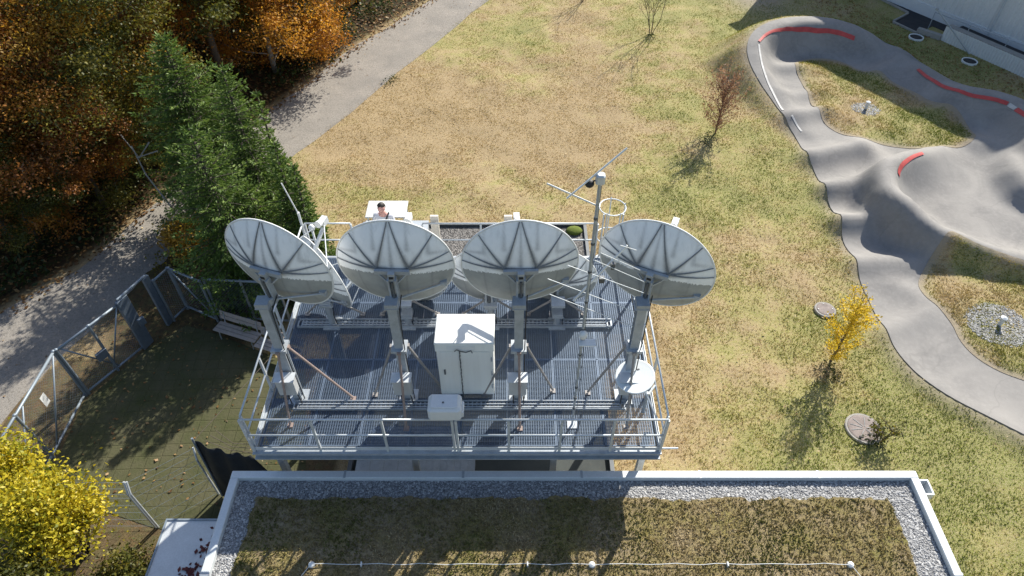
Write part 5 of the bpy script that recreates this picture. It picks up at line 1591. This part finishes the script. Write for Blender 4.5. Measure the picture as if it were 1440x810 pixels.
# undergrowth along the forest edge: one mass
def bush_cloud(P, z, hs, rs, per, size):
    out, tt = [], []
    for (x, y), zz, h, r_ in zip(P, z, hs, rs):
        n = int(per * r_ * r_)
        a = rng.random(n) * 6.283; q = np.sqrt(rng.random(n)) * r_
        lob = 1 + .3 * np.sin(a * 3 + x) + .2 * np.sin(a * 5 + y)
        zt = rng.random(n) ** .7 * h * np.sqrt(np.clip(1.05 - (q / r_) ** 2, 0.05, 1))
        C = np.c_[x + q * lob * np.cos(a), y + q * lob * np.sin(a), zz + zt]
        out.append(leaf_cloud(C, np.array([0, 0, .6]), size)); tt.append(np.clip(rng.random() * .7 + rng.normal(0, .18, n), 0, 1))
    return np.concatenate(out), np.concatenate(tt)
nU = 420
Pu = np.c_[-34 + rng.random(nU * 3) * 34, 12 + rng.random(nU * 3) * 36]
lf = (Pu[:, 0] - (-14.8 + (Pu[:, 1] - 20.8) * 0.54)) < 0
dr_ = np.where(in_poly(Pu, road_poly), -1, poly_dist(Pu, road_poly))
Pu = Pu[lf & (dr_ > .6)][:nU]
V, tt = bush_cloud(Pu, ground_z(Pu), .35 + .9 * rng.random(len(Pu)), .4 + .55 * rng.random(len(Pu)), 150, .085)
o = leaf_mesh('undergrowth', V, tt, L['under']); tag(o, 'dark green and brown undergrowth covering the forest floor beside the road', 'undergrowth', kind='stuff')
# weeds and moss under the conifers
Pv = np.array([tuple(at(px, py))[:2] for px, py in ((262, 345), (285, 362), (300, 340), (318, 375), (270, 385), (335, 395), (350, 362), (375, 400), (300, 412), (330, 425), (360, 430), (238, 372), (402, 372), (420, 395))])
V, tt = bush_cloud(Pv, ground_z(Pv), np.full(len(Pv), .55), .5 + .5 * rng.random(len(Pv)), 260, .06)
o = leaf_mesh('verge_weeds', V, np.clip(tt + .25, 0, 1), L['olive']); tag(o, 'low weeds and yellowing growth below the conifers behind the fence', 'weeds', kind='stuff')
# pale dead branches
q = at(225, 330, 0)
b = MB()
for (pts) in ([(185, 205, 4.2), (205, 245, 3.2), (240, 290, 2.2)], [(192, 222, 3.9), (222, 212, 4.0)], [(170, 190, 4.0), (196, 222, 3.8), (210, 200, 4.2)]):
    b.tube([at(*p) for p in pts], [.018, .026, .03][:len(pts)], 5)
b.tube([at(240, 290, 2.2), at(262, 330, .0)], [.03, .035], 5)
o = b.build('dead_sapling', M['bark_pale']); tag(o, 'pale leafless sapling leaning at the left side of the tall conifer', 'tree')

# conifers
def spruce(seed, h, rad, n_lev, dens, taper):
    r_ = np.random.default_rng(seed)
    b = MB(); b.tube([(0, 0, -.1), (.02, 0, h * .5), (0, .02, h * .99)], [.03 + h * .013, .02 + h * .008, .01], 8)
    C, D, S = [], [], []
    for lv in range(n_lev):
        f = (lv + .5) / n_lev
        z = h * (.04 + .95 * f)
        ln0 = rad * (1 - f) ** taper * (.62 + .38 * min(1, f * 6)) + .10
        nb = max(4, int(9 - 4 * f))
        off = r_.random() * 6.28
        for k in range(nb):
            az = off + k * 6.283 / nb + r_.normal(0, .2)
            ln = ln0 * (.62 + .62 * r_.random())
            droop = -.34 + .75 * f + r_.normal(0, .1)
            d = np.array([math.cos(az), math.sin(az), droop]); d /= np.linalg.norm(d)
            side = np.array([-math.sin(az), math.cos(az), 0])
            p0 = np.array([0, 0, z])
            if ln > .5: b.tube([p0, p0 + d * ln * .9 + np.array([0, 0, .08 * ln])], [.018, .004], 4, cap=False)
            m = max(3, int(ln / .085 * dens))
            t = (np.arange(m) + r_.random(m)) / m
            for tt_ in t:
                c = p0 + d * ln * tt_ + np.array([0, 0, .12 * ln * tt_ * tt_])
                wd = ln * .40 * (1.05 - tt_) + .07
                for s in (-1, 1):
                    for rep in range(3):
                        e_ = c + side * s * wd * r_.random() + np.array([0, 0, -.06 * r_.random()])
                        dir_ = d * (.7 + .4 * r_.random()) + side * s * (.5 + .5 * r_.random()) + np.array([0, 0, -.10 + .35 * r_.normal()])
                        C.append(e_); D.append(dir_ / np.linalg.norm(dir_)); S.append(.055 + .05 * r_.random())
            C.append(p0 + d * ln + np.array([0, 0, .12 * ln])); D.append(d + np.array([0, 0, .3])); S.append(.10)
    C, D, S = np.array(C), np.array(D), np.array(S)[:, None]
    # each twig: two crossed slim needle sprays
    out = []
    for rep in range(2):
        W = np.cross(D, r_.normal(0, 1, C.shape)); W /= np.linalg.norm(W, axis=1)[:, None] + 1e-9
        wd = S * .28
        out.append(np.stack([C - D * S * .5, C - W * wd, C + D * S * 1.1, C + W * wd], 1))
    V = np.concatenate(out)
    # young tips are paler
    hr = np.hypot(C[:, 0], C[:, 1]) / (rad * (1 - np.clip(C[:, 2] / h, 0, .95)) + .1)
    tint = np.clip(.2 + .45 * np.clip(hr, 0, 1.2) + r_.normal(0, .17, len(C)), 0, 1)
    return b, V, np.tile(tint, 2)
for (ax, ay, Y, rad, lev, tp, lab, sd) in ((226, 48, 21.6, 2.9, 44, .72, 'tallest green conifer beside the gravel road, single pointed, behind the left dish', 1),
                                       (310, 90, 20.2, 1.35, 34, .6, 'second green conifer, its lower top right of the tallest one', 2),
                                       (384, 198, 17.5, 1.1, 26, .8, 'small green conifer with its tip against the gravel road', 3),
                                       (410, 230, 17.2, .8, 22, .9, 'smallest rightmost conifer at the lawn edge behind the left dish', 4),
                                       (358, 124, 21.8, .4, 14, .8, 'slender pale green conifer sapling against the road edge', 5),
                                       (264, 178, 17.0, 2.3, 32, .7, 'conifer standing in front of the tallest one, lower and broader', 6),
                                       (348, 262, 17.4, 1.6, 24, .6, 'broad low conifer half hidden by the left end dish', 7)):
    q = atY(ax, ay, Y)
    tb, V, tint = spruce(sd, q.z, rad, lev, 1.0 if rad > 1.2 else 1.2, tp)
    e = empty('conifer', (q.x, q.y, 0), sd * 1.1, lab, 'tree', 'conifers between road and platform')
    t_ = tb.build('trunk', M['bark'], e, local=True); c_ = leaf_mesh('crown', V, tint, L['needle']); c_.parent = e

# yellow bush in the lower left corner
def round_bush(name, loc, h, rad, nl, size, mat, label, seed, group=None, low=.0):
    r_ = np.random.default_rng(seed)
    e = empty(name, loc, 0, label, 'bush', group)
    b = MB(); tips = []
    for k in range(26):
        az = k * 2.4; el = .35 + 1.1 * r_.random(); d = Vector((math.cos(az) * math.cos(el), math.sin(az) * math.cos(el), math.sin(el)))
        p1 = Vector((d.x * rad * .5, d.y * rad * .5, h * (.25 + .25 * r_.random()))); p2 = Vector((d.x * rad * (.7 + .35 * r_.random()), d.y * rad * (.7 + .35 * r_.random()), h * (low + .35 + (.65 - low) * math.sin(el) * (.75 + .3 * r_.random()))))
        b.tube([(d.x * .1, d.y * .1, -.05), p1, p2], [.03, .02, .006], 5, cap=False)
        for f in (.3, .55, .8, 1.0): tips.append(tuple(p1.lerp(p2, f)))
    b.build('branches', M['bark'], e, local=True)
    T_ = np.array(tips); k = r_.integers(0, len(T_), nl); cs = .16 + .24 * r_.random(len(T_))
    C = T_[k] + r_.normal(0, 1, (nl, 3)) * cs[k][:, None] * rad / 1.5
    C[:, 2] = np.maximum(C[:, 2], .05)
    V = leaf_cloud(C, np.array([0, 0, .5]), size)
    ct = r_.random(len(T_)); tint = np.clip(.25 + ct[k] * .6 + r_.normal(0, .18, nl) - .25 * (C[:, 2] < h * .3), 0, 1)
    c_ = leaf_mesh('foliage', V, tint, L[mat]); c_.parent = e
    return e
q = at(78, 700, 2.4)
round_bush('leafy_bush', (q.x - .2, q.y - .35, 0), 3.1, 1.3, 15000, .05, 'yellow', 'large bright yellow bush in the lower left corner', 31)
q = at(-5, 672, 2.4)
round_bush('leafy_bush', (q.x, q.y + .2, 0), 3.4, 1.1, 8000, .05, 'yellow', 'yellow green bush at the left edge behind the large bright yellow one', 32)
q = at(20, 800, 2.2)
round_bush('leafy_bush', (q.x, q.y - .3, 0), 2.6, 1.1, 8000, .05, 'olive', 'dull green bush in the very corner under the yellow bush', 33)
q = at(172, 800, .6)
round_bush('low_bramble', (q.x, q.y, 0), .9, .8, 2200, .045, 'olive', 'low bramble with dark leaves between yellow bush and lean-to roof', 34)
q = at(268, 352, .6)
round_bush('leafy_bush', (q.x, q.y, 0), 1.9, .95, 3600, .055, 'gold', 'small yellowing bush at the foot of the tallest conifer beside the road', 35)

# saplings on the lawn
def sapling(name, px, py, h, spread, seed, bark, label, leaf=None, nl=0, size=.05, stems=5, up=.8, category='tree'):
    r_ = np.random.default_rng(seed)
    q = at(px, py, .02); z = float(ground_z(np.array([[q.x, q.y]]))[0])
    e = empty(name, (q.x, q.y, z), 0, label, category)
    b = MB(); tips = []
    def grow(p, d, ln, rr, dep):
        n = 3; pts = [p]
        for i in range(n):
            d = (d + Vector(r_.normal(0, .12, 3)) + Vector((0, 0, .05))).normalized()
            pts.append(pts[-1] + d * ln / n)
        b.tube(pts, [rr, rr * .8, rr * .6, rr * .35], 5, cap=False)
        for f in (1, 2, 3): tips.append(tuple(pts[f]))
        if dep > 0:
            for i in range(5):
                t = .25 + .75 * r_.random(); k = min(2, int(t * 3)); c = pts[k].lerp(pts[k + 1], t * 3 - k)
                a = r_.random() * 6.28
                nd = (d * up + Vector((math.cos(a), math.sin(a), .15)) * spread).normalized()
                grow(c, nd, ln * (.30 + .25 * r_.random()), rr * .45, dep - 1)
    for s in range(stems):
        a = s * 2.4; grow(Vector((.05 * math.cos(a), .05 * math.sin(a), -.05)), Vector((math.cos(a) * spread * .45, math.sin(a) * spread * .45, 1)).normalized(), h * (.75 + .25 * r_.random()), .022 if stems > 1 else .04, 2)
    b.build('trunk', M[bark], e, local=True)
    if leaf:
        T_ = np.array(tips); T_ = T_[T_[:, 2] > h * .16]
        k = r_.integers(0, len(T_), nl)
        C = T_[k] + r_.normal(0, .06, (nl, 3))
        V = leaf_cloud(C, np.array([0, 0, .4]), size)
        c_ = leaf_mesh('crown', V, np.clip(r_.random(nl), 0, 1), L[leaf]); c_.parent = e
    return e
def flame_tree(name, px, py, h, rad, nl, leaf, size, seed, bark, label):
    r_ = np.random.default_rng(seed)
    q = at(px, py, .02); z = float(ground_z(np.array([[q.x, q.y]]))[0])
    e = empty(name, (q.x, q.y, z), 0, label, 'tree')
    b = MB(); tips = []
    b.tube([(0, 0, -.1), (.02, .0, h * .4), (-.01, .02, h * .75), (.0, .0, h)], [.045, .034, .02, .006], 7, cap=False)
    for k in range(34):
        z0 = h * (.04 + .78 * k / 34); a = k * 2.4 + r_.normal(0, .3)
        ln = rad * (1.25 - .75 * (z0 / h)) * (.6 + .6 * r_.random()) * (.55 + .45 * min(1, z0 / h * 4))
        p = Vector((0, 0, z0)); d = Vector((math.cos(a), math.sin(a), .95 + .5 * r_.random()))
        q1 = p + d * ln * .55; q2 = p + d * ln + Vector((0, 0, .2 * ln))
        b.tube([p, q1, q2], [.013, .009, .003], 4, cap=False)
        for f in np.linspace(.2, 1, 6):
            c = p.lerp(q1, f * 2) if f < .5 else q1.lerp(q2, f * 2 - 1); tips.append(tuple(c))
            if r_.random() < .5:
                tw = c + Vector(r_.normal(0, .09, 3)); b.tube([c, tw], [.004, .002], 3, cap=False); tips.append(tuple(tw))
    b.build('trunk', M[bark], e, local=True)
    T_ = np.array(tips); k = r_.integers(0, len(T_), nl); C = T_[k] + r_.normal(0, .055, (nl, 3))
    V = leaf_cloud(C, np.array([0, 0, .4]), size); ct = r_.random(len(T_))
    c_ = leaf_mesh('crown', V, np.clip(ct[k] * .7 + r_.normal(.15, .2, nl), 0, 1), L[leaf]); c_.parent = e
flame_tree('yellow_sapling', 1168, 508, 3.3, .62, 3600, 'yellow_tree', .036, 77, 'bark', 'slim bright yellow tree beside the curved asphalt track')
flame_tree('brown_sapling', 1006, 186, 3.1, .85, 4600, 'redbrown', .034, 78, 'bark_twig', 'reddish brown leafy sapling alone on the lawn near the far track')
sapling('bare_sapling', 915, 48, 3.4, .6, 43, 'bark', 'bare leafless sapling on the lawn at the top edge, nearer the track', None, 0, .05, 5, .9)
sapling('bare_sapling', 818, 2, 3.2, .6, 44, 'bark', 'bare leafless sapling at the top edge midway between road and track', None, 0, .05, 4, .9)
sapling('low_shrub', 1238, 618, .9, 1.0, 45, 'bark', 'sparse low green shrub beside the cracked round lid', 'olive', 420, .04, 6, .6, 'bush')
# green growth at the sapling feet
Pw = np.array([tuple(at(px, py))[:2] for px, py in ((1000, 192), (990, 205), (1160, 520), (1172, 528), (915, 52), (1235, 625), (1215, 622), (548, 118), (553, 112))])
V, tt = bush_cloud(Pw, ground_z(Pw), np.full(len(Pw), .28), np.full(len(Pw), .32), 500, .045)
o = leaf_mesh('weed_tufts', V, tt, L['under']); tag(o, 'green weed tufts around the feet of the lawn saplings', 'weeds', kind='stuff')

# ------------------------------------------------------------------ turf
N0 = 760000
P = np.c_[-17 + rng.random(N0) * 52, 6.4 + rng.random(N0) * 38.6]
zc_ = P[:, 1] * CP + CAM_H * SP
keep = (np.abs(P[:, 0]) < .79 * zc_)
keep &= rng.random(N0) < np.clip((24.0 / zc_) ** 1.6, 0, 1)
P = P[keep]
ok = (~in_poly(P, road_poly) | ((poly_dist(P, road_poly) < .35 * rng.random(len(P)) ** 2))) & ~in_poly(P, track_outer) & ~in_poly(P, roof_poly) & ~in_poly(P, low_poly) & ~in_poly(P, paver_poly)
P = P[ok]
left_ = (P[:, 0] - (-14.8 + (P[:, 1] - 20.8) * 0.54)) < 0
dsp = np.hypot((P[:, 0] + 11.3) / 4.5, (P[:, 1] - 17.5) / 5.0)
ok = ~left_ & (dsp > .9) & ~((P[:, 0] < -5.2) & (P[:, 1] < 14))
s_ = np.array([tuple(p) for p in strip]); ok &= ~in_poly(P, strip)
ok &= (((P[:, 0] - r0.x) * rn.x + (P[:, 1] - r0.y) * rn.y) < -.1) | (P[:, 1] > 40) | (P[:, 0] < 20)
P = P[ok]
P = P[poly_dist(P, track_outer) > .4 * rng.random(len(P))]
pres = fbm(P[:, 0] * .9, P[:, 1] * .9, 4)
P = P[rng.random(len(P)) < np.clip((pres - .22) * 2.6, .12, 1)]
gr = greenness(P[:, 0], P[:, 1])
tint = np.clip(.92 - .85 * gr + (fbm(P[:, 0] * 4, P[:, 1] * 4, 2) - .5) * .5, 0, 1)
turf = blades('turf', P, ground_z(P), .046, .012, L['grass'], tint, None, 2)
tag(turf, 'short patchy straw coloured and green turf covering the lawn', 'grass', kind='stuff')
for poly, zf, lab in ((island1, isl1_z, 'mossy turf on the far island inside the track loop'), (island2, isl2_z, 'mossy turf on the near right island beside the lower track')):
    A = np.array(poly); n = 26000
    P = A.min(0) + rng.random((n, 2)) * (A.max(0) - A.min(0))
    P = P[in_poly(P, poly)]; P = P[poly_dist(P, poly) > .18]
    P = P[rng.random(len(P)) < np.clip((fbm(P[:, 0] * .9, P[:, 1] * .9, 4) - .25) * 2.6, .1, 1)]
    o = blades('turf', P, zf(P) + .045, .05, .013, L['grass'], np.clip(.55 + (fbm(P[:, 0] * .7, P[:, 1] * .7, 4) - .5) * -2, 0, 1), None, 2)
    tag(o, lab, 'grass', kind='stuff')
# ragged grass over the road edges
# fallen leaves: forest floor, road, yard, lawn by the hall
def scatter(n, box, cond, size, mat, label, tint=None, dz=.03):
    P = np.c_[box[0] + rng.random(n) * (box[1] - box[0]), box[2] + rng.random(n) * (box[3] - box[2])]
    P = P[cond(P)]
    o = flat_leaves('fallen_leaves', P, ground_z(P) + dz, size, mat, rng.random(len(P)) if tint is None else tint(len(P)), .6)
    tag(o, label, 'leaves', kind='stuff')
lfc = lambda P: ((P[:, 0] - (-14.8 + (P[:, 1] - 20.8) * 0.54)) < 0)
drd = lambda P: np.where(in_poly(P, road_poly), -poly_dist(P, road_poly), poly_dist(P, road_poly))
scatter(60000, (-40, 2, 12, 48), lambda P: lfc(P) & (drd(P) > -.25 - .5 * rng.random(len(P)) ** 3), .07, L['litter'], 'brown fallen leaves covering the forest floor', lambda n: .75 * rng.random(n) ** 2.2)
scatter(700, (-24, 3, 8, 48), lambda P: in_poly(P, road_poly), .04, L['litter'], 'scattered pale leaves on the gravel road')
scatter(420, (-14, -5, 8, 17), lambda P: np.ones(len(P), bool), .045, L['litter'], 'scattered leaves on the paved yard behind the fence', lambda n: .7 * rng.random(n))
def hallside(P):
    d = ((P[:, 0] - r0.x) * rn.x + (P[:, 1] - r0.y) * rn.y)
    return (d < -.1) & (d > -2.6 - 1.2 * rng.random(len(P))) & ~in_poly(P, track_outer) & ~in_poly(P, strip)
scatter(9000, (18, 34, 26, 44), hallside, .05, L['litter'], 'red brown leaves in the grass below the retaining wall', lambda n: .2 + .4 * rng.random(n))
scatter(1500, (-8, 16, 10, 40), lambda P: ~in_poly(P, road_poly) & ~in_poly(P, track_outer) & ~in_poly(P, roof_poly) & ~in_poly(P, low_poly) & ~lfc(P), .035, L['litter'], 'sparse pale leaves scattered over the lawn', lambda n: .6 + .4 * rng.random(n), .07)

# ------------------------------------------------------------------ light, sky, camera
SUN_EL, SDX, SDY = 35.5, .51, .83
s = Vector((SDX, SDY, 0)).normalized() * math.cos(R(SUN_EL)) + Vector((0, 0, math.sin(R(SUN_EL))))
ld_ = bpy.data.lights.new('sun', 'SUN'); ld_.energy = 5.0; ld_.angle = R(.5); ld_.color = (1.0, .95, .85)
lo = bpy.data.objects.new('sun', ld_); COL.objects.link(lo); lo.rotation_euler = (-s).to_track_quat('-Z', 'Y').to_euler(); lo.location = (20, 30, 40)
w = bpy.data.worlds.new('World'); scene.world = w; w.use_nodes = True
nt = w.node_tree; bg = nt.nodes['Background']
sky = nt.nodes.new('ShaderNodeTexSky'); sky.sky_type = 'NISHITA'; sky.sun_disc = False
sky.sun_elevation = R(SUN_EL); sky.sun_rotation = math.atan2(SDX, SDY)
sky.air_density = 1.0; sky.dust_density = 1.2; sky.ozone_density = 1.0
nt.links.new(sky.outputs[0], bg.inputs['Color']); bg.inputs['Strength'].default_value = .105
cam = bpy.data.cameras.new('camera'); co = bpy.data.objects.new('camera', cam); COL.objects.link(co)
co.location = (0, 0, CAM_H); co.rotation_euler = (R(90 - PITCH), 0, 0)
cam.sensor_width = 36.0; cam.lens = F / 1440 * 36; cam.clip_end = 3000; cam.clip_start = .1
scene.camera = co
scene.view_settings.view_transform = 'Standard'; scene.view_settings.look = 'None'
scene.view_settings.gamma = 1.0; scene.view_settings.exposure = 0.68; scene.view_settings.use_curve_mapping = False
scene.cycles.max_bounces = 6; scene.cycles.diffuse_bounces = 3; scene.cycles.transmission_bounces = 3
scene.cycles.use_denoising = True; scene.cycles.use_adaptive_sampling = False
